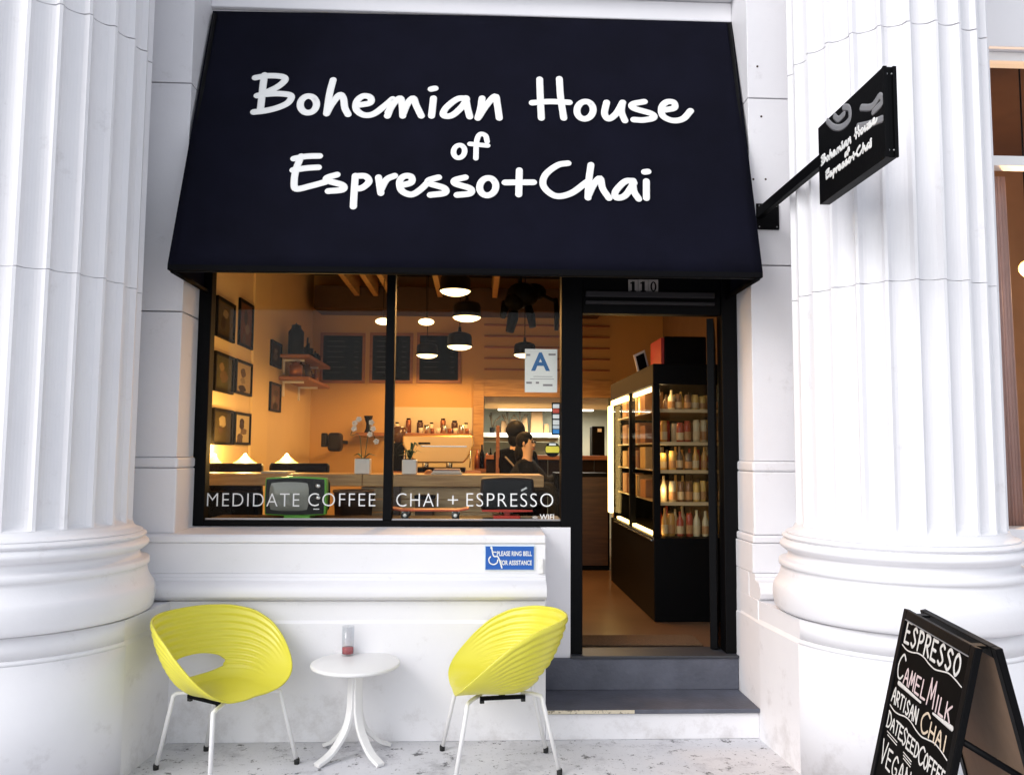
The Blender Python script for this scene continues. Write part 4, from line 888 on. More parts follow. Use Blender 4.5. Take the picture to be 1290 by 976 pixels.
# pendants
def pendant(px, py, Y, r, lab, first=None):
    p = P(px, py, Y)
    if first is None:
        t = thing('pendant_lamp', lab, 'lamp', p, 'black pendant lamps')
        hh = r * 1.05
        part('lamp_shade', MB().lathe([(r * .93, 0), (r, .002), (r * 1.0, r * .12), (r * .93, r * .16), (r * .92, r * .72), (r * .84, r * .92), (r * .5, r * 1.06), (r * .14, r * 1.14), (.014, r * 1.35), (.014, r * 1.5)], p, 36), mat('black_lamp_metal', (.004, .003, .003), .5, spec=.25), t)
        part('diffuser', MB().lathe([(0, -.036), (r * .5, -.030), (r * .82, -.014), (r * .93, .001), (r * .92, .008), (0, .008)], p, 36), mat('lamp_glow', (1, .9, .7), .5, emit=(1, .70, .32), estr=3.4), t)
        part('cord', MB().tube([p + Vector((0, 0, r * 1.5)), p + Vector((0, 0, 1.6))], .005, 6), BLACK, t); return t
    return dup(first, p, None, lab, scale=(r / .13,) * 3 if False else (r / .13, r / .13, 1))
def pl(px, py, Y, lab, f=None, e_=44, r=.13):
    o = pendant(px, py, Y, r, lab, f); p = P(px, py, Y); interior_light(p + Vector((0, 0, -.05)), e_, (1, .50, .15), .09, 'SPOT'); return o
p1_ = pl(573.5, 367, 6.35, 'largest looking black pendant lamp cut off by the awning edge')
pl(588, 400, 6.95, 'black pendant lamp just below and right of the largest one', p1_); pl(579, 436.5, 7.95, 'black pendant lamp in front of the right menu board', p1_)
pl(538, 447.5, 9.3, 'black pendant lamp hanging lower left between the menu boards', p1_); pl(661, 447, 9.0, 'black pendant lamp partly behind the grade card', p1_)
for px, py, lab in ((537, 405.5, 'small flat round ceiling light right of the mullion'), (483, 405, 'small flat round ceiling light left of the mullion')):
    p = P(px, py, 8.6); t = thing('ceiling_light', lab, 'lamp', p, 'small round lights')
    part('diffuser', MB().ball(p, .085, 20, 8, (1, 1, .42)), MT['lamp_glow'], t); part('cord', MB().tube([p + Vector((0, 0, .03)), Vector((p.x, p.y, RZ))], .004, 6), BLACK, t)
# black track with hanging spot heads
p = P(655, 385, 8.0)
bf = thing('hanging_fixture', 'bulky black fixture with drooping spot heads under the cafe ceiling', 'light fixture', p)
part('housing', MB().ball(P(658, 372, 8.0), .15, 20, 12, (1.1, 1, .85)).ball(P(648, 380, 7.95), .10, 16, 10).ball(P(672, 368, 8.05), .11, 16, 10, (1.2, 1, .8)), BLACK, bf); part('rod', MB().tube([p + Vector((0, 0, .2)), Vector((p.x, p.y, RZ))], .02), BLACK, bf)
for (x0, y0, x1, y1, r) in ((648, 385, 642, 418, .055), (664, 382, 671, 412, .045), (636, 380, 633, 400, .04), (700, 376, 701, 416, .028), (678, 370, 700, 380, .02)):
    part('spot_head', MB().tube([P(x0, y0, 8), P((x0 + x1) / 2 + 1, (y0 + y1) / 2, 7.98), P(x1, y1, 7.96)], [r * .8, r, r * .75], 12), BLACK, bf)

# planters on the counter
def planter(px, lab, tall):
    p = P(px, 604 if tall else 603.5, YC + .10); p.z = cz + .001; hw = .052 if tall else .05
    t = thing('planter', lab, 'plant pot', p)
    part('pot', MB().box(p.x - hw, p.x + hw, p.y - hw, p.y + hw, p.z, p.z + hw * 2.0), mat('white_ceramic', (.80, .76, .70), .3), t, .005); part('soil', MB().box(p.x - hw + .01, p.x + hw - .01, p.y - hw + .01, p.y + hw - .01, p.z + hw * 2.0, p.z + hw * 2.0 + .004), mat('soil', (.03, .02, .012), .9), t)
    return t, p, hw
t, p, hw = planter(457, 'white cube planter on the counter left of the mullion', True)
orc = thing('orchid', 'white orchid with two arching stems growing from the left planter', 'plant', p + Vector((0, 0, hw * 2)))
SG = mat('stem_green', (.07, .09, .03), .6); PW = mat('white_petal', (.80, .74, .66), .6); LG = mat('leaf_green', (.03, .10, .03), .5)
zz = p.z + hw * 2
for sgn, tips in ((-1, [(447, 533), (452, 528), (446, 540)]), (1, [(468, 532), (470, 540), (466, 547), (474, 556)])):
    top = P(tips[0][0] - sgn * 2, tips[0][1], p.y)
    part('stem', MB().tube(smooth_path([Vector((p.x + sgn * .01, p.y, zz)), Vector((p.x + sgn * .03, p.y, zz + .16)), P(454 + sgn * 12, 548, p.y), top] + ([P(472, 552, p.y)] if sgn > 0 else []), 5), .003, 6), SG, orc)
    for i, (x, y) in enumerate(tips):
        c = P(x, y, p.y - .01); mb = MB()
        for k in range(5):
            a = 2 * math.pi * k / 5 + i; mb.ball(c + Vector((math.cos(a) * .011, random.uniform(-.004, .004), math.sin(a) * .011)), .010, 8, 6, (1, .35, 1))
        part('flower', mb, PW, orc)
for a in (-.5, .6, 2.4): part('leaf', MB().tube([Vector((p.x, p.y, zz)), Vector((p.x + math.cos(a) * .05, p.y + math.sin(a) * .04, zz + .035)), Vector((p.x + math.cos(a) * .10, p.y + math.sin(a) * .06, zz + .02))], [.008, .016, .003], 8, (Vector((0, 0, 1)), .003)), LG, orc)
t, p, hw = planter(516, 'white cube planter on the counter right of the mullion', False)
pt_ = thing('potted_plant', 'leafy green plant growing from the right planter', 'plant', p + Vector((0, 0, hw * 2))); zz = p.z + hw * 2
for i in range(16):
    a = i * 2.4; l = .05 + .05 * random.random(); up = .03 + .09 * random.random()
    part('leaf', MB().tube([Vector((p.x, p.y, zz)), Vector((p.x + math.cos(a) * l * .6, p.y + math.sin(a) * l * .5, zz + up)), Vector((p.x + math.cos(a) * l, p.y + math.sin(a) * l * .7, zz + up * .8))], [.004, .013, .002], 6, (Vector((math.cos(a) * .5, math.sin(a) * .5, 1)), .002)), LG, pt_)
for k, (c, x0, x1) in enumerate((((.55, .5, .42), 543, 582), ((.75, .72, .68), 545, 580), ((.35, .2, .15), 546, 579))):
    a, b = P(x0, 602, YC + .08), P(x1, 602, YC + .08)
    tag(part('magazine', MB().box(a.x, b.x, YC + .05 + .01 * k, YC + .26, cz + .001 + k * .0125, cz + .0125 + k * .0125), mat('paper_%d' % k, c, .6), None, .002, loc=(a.x, YC + .1, cz)), ['bottom', 'middle white', 'topmost brown'][k] + ' magazine of the stack on the counter', 'magazine', 'magazines on the counter')
a, b = P(330, 599, YC + .1), P(364, 596, YC + .1)
tag(part('newspaper', MB().box(a.x, b.x, YC + .06, YC + .3, cz + .001, cz + .014), mat('newsprint', (.5, .48, .42), .8), None, .003, loc=(a.x, YC + .1, cz)), 'folded newspaper on the counter above the green television', 'newspaper')

# retro televisions and skateboard on the ledge
def barrel(x0, x1, z0, z1, bulge, n=8):
    pts = []
    for (ax, az), (bx, bz), (nx, nz) in (((x0, z0), (x1, z0), (0, -1)), ((x1, z0), (x1, z1), (1, 0)), ((x1, z1), (x0, z1), (0, 1)), ((x0, z1), (x0, z0), (-1, 0))):
        for i in range(n):
            t = i / n; s_ = math.sin(math.pi * t) * bulge; pts.append((ax + (bx - ax) * t + nx * s_ * .5, az + (bz - az) * t + nz * s_))
    return pts
Yv = 4.955
a, b = P(334, 648, Yv), P(411.5, 602, Yv)
tv = thing('television', 'lime green vintage television with grey screen on the window ledge', 'television', ((a.x + b.x) / 2, Yv, LZ))
GREEN = mat('lime_plastic', (.12, .38, .035), .35)
part('casing', MB().prism(barrel(a.x, b.x, a.z, b.z, .008), Yv - .012, Yv + .055, 'y'), GREEN, tv, .006)
part('back_shell', MB().prism(barrel(a.x + .012, b.x - .012, a.z + .012, b.z - .012, .008), Yv + .0555, Yv + .20, 'y'), BLACK, tv, .02)
part('front_panel', MB().prism(barrel(a.x + .007, b.x - .011, a.z + .008, b.z - .008, .007), Yv - .018, Yv - .0125, 'y'), mat('dark_plastic', (.006, .006, .006), .4, spec=.3), tv)
sx1 = P(390, 620, Yv).x
sc_ = grid(Vector((a.x + .026, Yv - .019, b.z - .024)), Vector((sx1, Yv - .019, b.z - .024)), Vector((sx1, Yv - .019, a.z + .024)), Vector((a.x + .026, Yv - .019, a.z + .024)), 16, 12, lambda u, v: Vector(((.5 - u) * .02 * abs(2 * v - 1) ** 3, -.012 * (math.sin(math.pi * u) * math.sin(math.pi * v)) ** .6, (v - .5) * .016 * abs(2 * u - 1) ** 3)))
part('screen', sc_, mat('grey_tube_glass', (.20, .20, .17), .18, coat=.5), tv)
for y in (612, 627): c = P(401, y, Yv - .02); part('dial', MB().tube([c, c + Vector((0, -.016, 0))], [.018, .014], 20), mat('chrome', (.7, .7, .7), .25, 1.), tv)
c = P(398.5, 641, Yv - .02); part('badge_strip', MB().box(c.x - .018, c.x + .018, c.y - .002, c.y + .0015, c.z - .003, c.z + .003), MT['chrome'], tv)
part('neck', MB().box((a.x + b.x) / 2 - .05, (a.x + b.x) / 2 + .04, Yv + .02, Yv + .12, LZ + .0165, a.z + .004), BLACK, tv); c0, c1 = P(358, 655, Yv).x, P(391, 655, Yv).x
part('base', MB().box(c0, c1, Yv - .02, Yv + .15, LZ + .001, LZ + .016), GREEN, tv, .004)
a, b = P(606, 643, Yv), P(672, 603, Yv)
t2 = thing('television', 'black vintage television with red base on the window ledge', 'television', ((a.x + b.x) / 2, Yv, LZ))
RED = mat('red_plastic', (.45, .03, .015), .35)
part('casing', MB().prism(barrel(a.x, b.x, a.z + .006, b.z, .009), Yv - .012, Yv + .18, 'y'), mat('warm_black_plastic', (.010, .004, .003), .5, spec=.2), t2, .012)
part('screen', MB().prism(barrel(a.x + .014, b.x - .014, a.z + .02, b.z - .012, .006), Yv - .018, Yv - .0125, 'y'), mat('black_tube_glass', (.003, .003, .004), .25, spec=.3), t2, .002)
c = P(660, 616, Yv - .02); part('tuning_badge', MB().obox(c, (.017, 0, .009), (0, .002, 0), (-.002, 0, .005)), MT['chrome'], t2)
part('trim', MB().prism(barrel(a.x + .006, b.x - .006, a.z - .004, a.z + .005, .003), Yv - .016, Yv + .18, 'y'), RED, t2)
part('neck', MB().box((a.x + b.x) / 2 - .018, (a.x + b.x) / 2 + .018, Yv + .02, Yv + .10, LZ + .022, a.z - .008), RED, t2); part('base', MB().box((a.x + b.x) / 2 - .085, (a.x + b.x) / 2 + .08, Yv - .02, Yv + .14, LZ + .001, LZ + .021), RED, t2, .006)
a, b = P(493.5, 641.5, Yv), P(591, 641.5, Yv); zk = (P(540, 643.5, Yv).z + P(540, 639, Yv).z) / 2
sk = thing('skateboard', 'small orange red skateboard with pale wheels on the window ledge', 'skateboard', ((a.x + b.x) / 2, Yv, LZ))
dk = MB(); pts = [(a.x - .0, zk + .012), (a.x + .06, zk + .002), (b.x - .06, zk + .002), (b.x, zk + .014)]
dk.prism([(x, z) for x, z in pts] + [(x, z - .012) for x, z in pts[::-1]], Yv - .05, Yv + .09, 'y'); part('deck', dk, mat('orange_red_deck', (.48, .09, .04), .4), sk, .004)
for x in (P(511, 651, Yv).x, P(574, 651, Yv).x):
    part('truck', MB().box(x - .022, x + .022, Yv - .012, Yv + .05, LZ + .030, zk - .0102).box(x - .006, x + .006, Yv - .06, Yv + .10, LZ + .020, LZ + .030), MT['chrome'], sk)
    for y0 in (Yv - .062, Yv + .075):
        w = part('wheel', MB().tube([(x, y0, LZ + .0245), (x, y0 + .028, LZ + .0245)], .024, 20), mat('dark_urethane', (.06, .055, .05), .5), sk); part('hub', MB().tube([(x, y0 - .003, LZ + .0245), (x, y0 + .001, LZ + .0245)], .011, 14), WST, w)

# barista zone at the back: rear counter, espresso machine
YE = 8.6
rz = P(560, 594, YE).z
rc = thing('rear_counter', 'dark service counter under the espresso machine at the back', 'counter', (-.5, YE, ZF))
xa, xb = P(494, 590, YE).x, P(606, 590, YE).x
part('worktop', MB().box(xa, xb, YE - .05, YE + .75, rz - .05, rz), REDW, rc, .004); part('base', MB().box(xa + .03, xb - .03, YE, YE + .7, ZF + .001, rz - .051), DWOOD, rc)
em = thing('espresso_machine', 'brass coloured espresso machine on the rear counter', 'coffee machine', (P(552, 590, YE).x, YE + .2, rz))
BR = mat('brushed_brass', (.72, .45, .18), .32, .85, bump=.02)
def Q(x, y): p = P(x, y, YE); return (p.x, p.z)
part('body', MB().prism([Q(507, 548), Q(596, 548), Q(597, 560), Q(589, 577), Q(584, 583), Q(524, 583), Q(514, 572), Q(507, 560)], YE, YE + .5, 'y'), BR, em, .015)
part('cup_rail', MB().box(Q(510, 545)[0], Q(594, 545)[0], YE + .02, YE + .48, Q(510, 548)[1], Q(510, 545.5)[1]), REDW, em, .003)
part('trim_line', MB().box(Q(530, 562)[0], Q(588, 562)[0], YE - .008, YE + .001, Q(530, 562.5)[1], Q(530, 561)[1]), MT['chrome'], em)
part('drip_tray', MB().box(Q(522, 590)[0], Q(586, 590)[0], YE - .08, YE + .45, rz + .001, Q(520, 589)[1]), BLACK, em, .005)
part('name_plate', MB().box(Q(527, 560)[0], Q(542, 560)[0], YE - .006, YE + .001, Q(527, 559.5)[1], Q(527, 557)[1]), BLACK, em)
for x in (536, 566):
    c = P(x, 583, YE + .05); part('group_head', MB().lathe([(.03, -.06), (.034, -.02), (.034, .02)], c, 16), MT['chrome'], em)
    part('portafilter', MB().tube([c + Vector((0, -.02, -.045)), c + Vector((0, -.20, -.06))], [.012, .016], 8), BLACK, em)
for x in (509, 592): c = P(x, 566, YE - .02); part('steam_wand', MB().tube([c, c + Vector((.01, -.04, -.05)), c + Vector((0, -.05, -.19))], .007, 6), MT['chrome'], em)
for i in range(9):
    c = P(530 + i * 7.3, 545, YE + .12 + .08 * (i % 3)); r = .024 + .004 * (i % 2); h = .06 + .035 * (i % 3 == 1)
    z = Q(510, 545.5)[1] + .001
    o = part('cup', MB().lathe([(0, 0), (r * .8, 0), (r, h), (r * .86, h), (r * .7, .006), (0, .006)], (c.x, c.y, z), 14), [mat('white_cup', (.75, .70, .62), .35), MT['chrome'], MT['copper_pot']][i % 3], None, loc=(c.x, c.y, z))
    tag(o, '%s %s cup from the left on top of the espresso machine' % (['first', 'second', 'third', 'fourth', 'fifth', 'sixth', 'seventh', 'eighth', 'last'][i], ['white', 'steel', 'copper'][i % 3]), 'cup', 'cups on the espresso machine')
c = P(500, 590, YE); gr = thing('coffee_grinder', 'dark coffee grinder left of the espresso machine', 'grinder', (c.x, YE + .2, rz))
part('body', MB().box(c.x - .07, c.x + .07, YE + .08, YE + .30, rz + .001, rz + .30), BLACK, gr, .015); part('hopper', MB().lathe([(.04, .301), (.085, .36), (.085, .46), (.03, .48), (0, .48)], (c.x, YE + .19, rz), 20), mat('smoky_hopper', (.10, .05, .03), .2), gr)
tag(part('orange', MB().ball(P(540, 597, 5.72) + Vector((0, 0, .0)), .032, 16, 10), mat('orange_peel', (.45, .16, .04), .5), None), 'brown orange round fruit behind the magazines on the counter', 'fruit')
# wall sconce / dispenser and coat hook on back wall
c = P(418, 556, 9.2); ds = thing('wall_speaker', 'dark boxy fixture on an arm on the back left wall', 'fixture', c)
part('case', MB().box(P(414, 556, 9.2).x, P(431, 556, 9.2).x, 9.1, 9.3, P(418, 568.5, 9.2).z, P(418, 545, 9.2).z), mat('dark_brown_metal', (.012, .006, .004), .5, spec=.2), ds, .04, seg=3); part('panel', MB().box(P(406, 556, 9.2).x, P(413, 556, 9.2).x, 9.12, 9.2, P(418, 563, 9.2).z, P(418, 545.5, 9.2).z), MT['dark_brown_metal'], ds, .01)
part('arm', MB().box(P(420, 556, 9.2).x - .02, P(420, 556, 9.2).x + .02, 9.301, RY1 - .001, c.z - .02, c.z + .02), BLACK, ds)
c = P(470, 545, 9.7); vs_ = thing('wall_ledge', 'small brown wall ledge with a dark vase behind the orchid', 'shelf', (c.x, RY1, c.z))
a, b = P(450, 549, 9.9), P(485, 545, 9.9); part('board', MB().box(a.x, b.x, 9.8, RY1 - .001, a.z, b.z), REDW, vs_)
c = P(463, 544.5, 9.9); tag(part('vase', MB().lathe([(0, 0), (.05, 0), (.03, .05), (.025, .11), (.055, .20), (.05, .205), (0, .2)], (c.x, 9.95, b.z + .001), 16), BLACK, None, loc=(c.x, 9.95, b.z)), 'dark flared vase on the small wall ledge above the orchid', 'vase')

# kitchen pass
hd = thing('extractor_hood', 'long white hood across the kitchen opening at the back', 'hood', ((kx0 + kx1) / 2, 10.4, kz))
a = P(690, 514, 10.4); part('hood_body', MB().box(kx0 + .02, kx1 - .02, 10.3, 10.7, a.z, kz + .04), mat('white_enamel', (.72, .72, .66), .4), hd, .01); part('hood_lip', MB().box(kx0 + .02, kx1 - .02, 10.27, 10.299, a.z - .02, a.z + .03), MT['white_enamel'], hd)
part('strip_light', MB().box(kx0 + .2, kx1 - .2, 10.42, 10.5, a.z - .03, a.z - .001), mat('cool_strip', (1, 1, .9), .5, emit=(1, .95, .8), estr=4), hd)
sa = P(650, 551, 10.9); sb_ = P(650, 545.5, 10.9)
ks = thing('kitchen_shelf', 'white shelf of bags in the kitchen behind the two people', 'shelf', ((kx0 + kx1) / 2, 10.9, sa.z)); part('board', MB().box(kx0, P(703, 548, 10.9).x, 10.75, 11.198, sa.z, sb_.z), MT['white_enamel'], ks, .003)
part('shelf_shade_strip', MB().box(kx0 + .01, P(703, 548, 10.9).x - .01, 10.80, 10.84, P(650, 557, 10.8).z, sa.z - .001), mat('olive_shadow_board', (.14, .13, .09), .7), ks)  # dark olive strip standing in for the shade under the shelf
BAG = mat('brown_paper_bag', (.38, .22, .10), .8, var=.2, bump=.2, bscale=20)
for i, (x, w, y, m) in enumerate(((635, 9, 530, BAG), (646, 10, 528, BAG), (661, 8, 526, BAG), (676, 16, 518, BAG), (688, 7, 534, BAG))):
    a, b = P(x - w / 2, 545, 10.95), P(x + w / 2, y, 10.95)
    o = part('paper_bag', MB().add([(a.x, 10.88, sb_.z + .001), (b.x, 10.88, sb_.z + .001), (b.x, 11.02, sb_.z + .001), (a.x, 11.02, sb_.z + .001), (a.x + .01, 10.91, b.z), (b.x - .01, 10.91, b.z), (b.x - .01, 10.97, b.z), (a.x + .01, 10.97, b.z)], [(0, 3, 2, 1), (4, 5, 6, 7), (0, 1, 5, 4), (1, 2, 6, 5), (2, 3, 7, 6), (3, 0, 4, 7)]), m, None, .008, loc=(a.x, 10.9, sb_.z))
    tag(o, ['first', 'second', 'third', 'tallest, fourth', 'last small'][i] + ' brown paper bag from the left on the kitchen shelf', 'bag', 'paper bags on the kitchen shelf')
for i, (x, y) in enumerate(((620, 520), (640, 520), (655, 517))):
    a = P(x, 545, 10.85); a.z = sb_.z; h = P(x, y, 10.85).z - a.z
    t = thing('dried_plant', ['leftmost', 'middle', 'rightmost'][i] + ' dark dried branch standing on the kitchen shelf', 'plant', a, 'dried branches on the shelf'); part('pot', MB().lathe([(0, .001), (.03, .001), (.035, .07), (0, .07)], a, 12), BLACK, t)
    for k in range(4):
        d = random.uniform(-.09, .12); part('branch', MB().tube([a + Vector((0, 0, .06)), a + Vector((d * .4, 0, h * .6)), a + Vector((d, .02, h * random.uniform(.8, 1.05)))], [.006, .009, .015], 6), mat('dry_brown', (.09, .06, .03), .8), t)
a, b = P(745, 583, 10.0), P(761, 537, 10.0); wb = thing('wall_box', 'black wall box beyond the doorway left of the glowing display case', 'box', ((a.x + b.x) / 2, 10.0, a.z)); part('case', MB().box(a.x, b.x, 9.95, 10.15, a.z, b.z), BLACK, wb, .01); part('screen', MB().box(P(752, 545, 10).x, P(757, 545, 10).x, 9.94, 9.949, P(752, 544, 10).z, P(752, 540, 10).z), LET, wb)
a, b = P(733, 600, 9.4), P(768, 574, 9.4); bar = thing('service_bar', 'red brown wooden bar front beyond the doorway', 'counter', ((a.x + b.x) / 2, 9.4, ZF)); part('bar_top', MB().box(P(612, 590, 9.4).x, b.x, 9.35, 9.9, b.z - .05, b.z), REDW, bar, .004)
n_ = 8
for i in range(n_):
    x0 = P(612, 590, 9.4).x; w = (b.x - x0) / n_; part('plank', MB().box(x0 + i * w + .003, x0 + (i + 1) * w - .003, 9.4, 9.44, ZF + .001, b.z - .051), mat('near_black_wood', (.014, .007, .004), .6, spec=.2), bar)
tag(part('post', MB().box(P(625, 550, 9.0).x, P(629.5, 550, 9.0).x, 9.0, 9.04, ZF, P(627, 536, 9.0).z), REDW, None, .004, loc=(P(627, 550, 9).x, 9, ZF)), 'slim red brown wooden post left of the person in a black coat', 'post')

# the two people at the back
def skin_body(name, joints, edges, m, parent, sub=1):
    me = bpy.data.meshes.new(name); base = wloc(parent)
    me.from_pydata([tuple(Vector(j[0]) - base) for j in joints], edges, []); o = bpy.data.objects.new(name, me); COL.objects.link(o)
    md = o.modifiers.new('skin', 'SKIN'); 
    for v, j in zip(me.skin_vertices[0].data, joints): v.radius = (j[1], j[2] if len(j) > 2 else j[1])
    me.skin_vertices[0].data[0].use_root = True
    s_ = o.modifiers.new('sub', 'SUBSURF'); s_.levels = s_.render_levels = sub
    dg = bpy.context.evaluated_depsgraph_get(); nm = bpy.data.meshes.new_from_object(o.evaluated_get(dg)); o.modifiers.clear(); o.data = nm; nm.materials.clear(); nm.materials.append(m)
    for p in nm.polygons: p.use_smooth = True
    o.parent = parent; return o
SKIN = mat('skin_tone', (.68, .46, .34), .5); HAIR = mat('black_hair', (.003, .0025, .002), .6, spec=.15); COAT = mat('black_coat', (.003, .003, .0035), .9, spec=.1); TOP = mat('dark_top', (.012, .014, .018), .8, spec=.15)
def person(head, label, face, coat, hands, hr=.098, sh=.20):
    h = Vector(head); f = Vector(face).normalized(); r = Vector((f.y, -f.x, 0)); up = Vector((0, 0, 1))
    t = thing('person', label, 'person', (h.x, h.y, ZF)); seat = ZF + .72
    nk = h - up * .14; ch = nk - up * .18 - f * .02; hip = Vector((ch.x - f.x * .03, ch.y - f.y * .03, seat + .10))
    J = [(hip, .12, .10), (hip.lerp(ch, .5), .10, .085), (ch, .12, .085), (nk, .052), (h - up * .05, .075), (h + up * .03 - f * .01, .088), (h + up * .085, .055)]
    Ed = [(0, 1), (1, 2), (2, 3), (3, 4), (4, 5), (5, 6)]
    C_ = [(hip, .18, .16), (hip.lerp(ch, .5), .165, .15), (ch, .20, .16), (nk - up * .01, .085)]; CE = [(0, 1), (1, 2), (2, 3)]
    for s_, hd_ in zip((-1, 1), hands):
        sp = ch + r * s_ * sh + up * .06; hv = Vector(hd_); el = sp.lerp(hv, .5) - up * .12; i = len(J)
        J += [(sp, .055), (el, .042), (hv, .026)]; Ed += [(2, i), (i, i + 1), (i + 1, i + 2)]
        wd = (hv - el).normalized(); pm_ = hv + wd * .07; J.append((pm_, .03, .016)); Ed.append((i + 2, i + 3))
        for k in range(5):
            side = r * (k - 2) * .016; ln = (.055, .075, .08, .072, .05)[k] if k else .04; j = len(J); J += [(pm_ + side * .6 + wd * ln * .5 - up * .004, .009), (pm_ + side + wd * ln - up * .02, .007)]; Ed += [(i + 3, j), (j, j + 1)]
        c = len(C_); C_ += [(sp, .07), (el, .056), (hv - wd * .03, .040)]; CE += [(2, c), (c, c + 1), (c + 1, c + 2)]
        kn = hip + f * .42 + r * s_ * .11 - up * .02; ft = kn - up * (seat - ZF - .10) + f * .02; i = len(J); J += [(hip + r * s_ * .09, .085), (kn, .058), (ft, .038), (ft + f * .15, .03)]; Ed += [(0, i), (i, i + 1), (i + 1, i + 2), (i + 2, i + 3)]
        c = len(C_); C_ += [(hip + r * s_ * .09, .10), (kn, .075), (ft + up * .03, .055)]; CE += [(0, c), (c, c + 1), (c + 1, c + 2)]
    bd = skin_body('body', J, Ed, SKIN, t); skin_body('clothing', C_, CE, coat, t)
    mb = MB(); mb.ball(h + f * .078 - up * .02, .016, 8, 6, (1, 1, 1.5))
    part('nose', mb, SKIN, t)
    for s_ in (-1, 1): part('eye', MB().ball(h + f * .074 + r * s_ * .032 + up * .012, .012, 8, 6), mat('dark_eye', (.02, .015, .01), .3), t); part('eyebrow', MB().ball(h + f * .078 + r * s_ * .032 + up * .034, .014, 8, 6, (1.2, 1.2, .3)), HAIR, t); part('ear', MB().ball(h + r * s_ * .082 - up * .01, .022, 8, 6, (.6, .8, 1.2)), SKIN, t)
    part('mouth', MB().ball(h + f * .074 - up * .062, .018, 8, 6, (1, 1, .35)), mat('lip_red', (.35, .08, .07), .5), t)
    return t, h, f, r
hA = P(650, 545, 9.05)
tA, h, f, r = person(hA, 'person in a black coat with dark bushy hair seen from behind at the back bar', (.25, 1, 0), COAT, (hA + Vector((-.12, .38, -.46)), hA + Vector((.22, .36, -.46))))
part('hair', MB().ball(h - f * .02 + Vector((0, 0, .03)), .108, 20, 14, (1, 1, 1.0)).ball(h - f * .03 + Vector((0, 0, -.07)), .085, 16, 10, (1, .9, 1.1)), HAIR, tA)
part('bag_strap', MB().tube(smooth_path([h + Vector((-.12, -.15, -.27)), h + Vector((-.02, -.21, -.38)), h + Vector((.10, -.20, -.55))], 5), .010, 6, (Vector((0, -1, 0)), .004)), mat('grey_strap', (.25, .22, .2), .6), tA)
hB = P(664.5, 558, 8.5); hB.z -= .0
tB_, h, f, r = person(hB, 'seated person in a dark top leaning right towards the bar, face in profile', (.85, -.52, 0), TOP, (hB + Vector((.36, -.12, -.33)), hB + Vector((.40, .12, -.33))), sh=.17)
part('hair', MB().ball(h - f * .035 + Vector((0, 0, .03)), .094, 20, 14, (1, 1, 1.0)).ball(h - f * .075 + Vector((0, 0, -.10)), .07, 16, 10, (1, 1, 1.7)), HAIR, tB_)
for tt, hh in ((tA, hA), (tB_, hB)):
    x, y = hh.x - .01, hh.y - .0
    s_ = thing('bar_stool', 'bar stool under the person ' + ('in the black coat' if tt is tA else 'in the dark top'), 'stool', (x, y, ZF), 'bar stools')
    part('seat', MB().lathe([(0, .60), (.16, .60), (.17, .62), (.16, .64), (0, .64)], (x, y, ZF), 24), BLACK, s_)
    for k in range(4): a = math.pi / 4 + k * math.pi / 2; part('leg', MB().tube([(x + .11 * math.cos(a), y + .11 * math.sin(a), ZF + .60), (x + .2 * math.cos(a), y + .2 * math.sin(a), ZF + .001)], .011, 6), BLACK, s_)

# display fridge right of the door
YF0, YF1 = 5.72, 7.55
fx = P(824, 700, YF0).x; fx2 = 1.98; ft_ = P(824, 458, YF0).z; gb = P(830, 672, YF0).z; gtz = P(830, 484, YF0).z
fr = thing('display_fridge', 'tall black glass fronted display fridge with glowing strip inside the door', 'fridge', (fx, YF0, ZF))
part('base', MB().box(fx, fx2, YF0, YF1, ZF + .001, gb - .03), BLACK, fr, .006); part('header', MB().box(fx, fx2, YF0, YF1, gtz, ft_), BLACK, fr, .006)
part('back_panel', MB().box(fx2 - .03, fx2, YF0, YF1, gb - .029, gtz - .001), mat('fridge_inner', (.05, .03, .018), .5), fr); part('back_panel', MB().box(fx + .03, fx2 - .031, YF1 - .03, YF1, gb - .029, gtz - .001), BLACK, fr)
for y in (YF0, (YF0 + YF1) / 2 - .02): part('corner_post', MB().box(fx + .001, fx + .05, y + .001, y + .045, gb - .029, gtz - .001), BLACK, fr, .003)
part('corner_post', MB().box(fx2 - .08, fx2 - .031, YF0 + .001, YF0 + .045, gb - .029, gtz - .001), BLACK, fr, .003)
part('pane', MB().box(fx + .055, fx2 - .085, YF0 + .012, YF0 + .018, gb - .028, gtz - .002), CGLASS, fr); part('pane', MB().box(fx + .012, fx + .018, YF0 + .05, YF1 - .04, gb - .028, gtz - .002), CGLASS, fr)
part('bumper_strip', MB().box(fx - .012, fx - .001, YF0 + .05, YF1 - .2, gb - .055, gb - .045), MT['chrome'], fr)
GLOW = mat('warm_tube', (1, .9, .7), .5, emit=(1, .66, .22), estr=4.5)
part('light_tube', MB().box(fx - .036, fx - .002, YF1 - .16, YF1 - .05, gb + .02, gtz - .06), GLOW, fr, .008); part('light_tube', MB().box(fx + .022, fx + .05, YF0 + .06, YF1 - .2, gb - .025, gb - .005), GLOW, fr)
part('light_tube', MB().box(fx - .03, fx - .002, YF0 + .9, YF1 - .2, gtz - .06, gtz - .02), GLOW, fr)
part('light_tube', MB().box(fx + .03, fx + .05, YF0 + .06, YF1 - .2, gtz - .035, gtz - .004), mat('soft_tube', (1, .9, .7), .5, emit=(1, .72, .35), estr=3), fr)
interior_light((fx + .10, YF0 + .85, gtz - .10), 2.6, (1, .66, .26), .04)
for z_ in (gtz - .05, (gtz + gb) / 2 + .06, gb + .30): interior_light((fx + .075, YF0 + .055, z_), .50, (1, .70, .32), .02)  # small lights without fixtures, added by the post to brighten the nearest goods
shz = [P(840, y, YF0 + .1).z for y in (516, 557, 592, 632)] + [gb - .028]
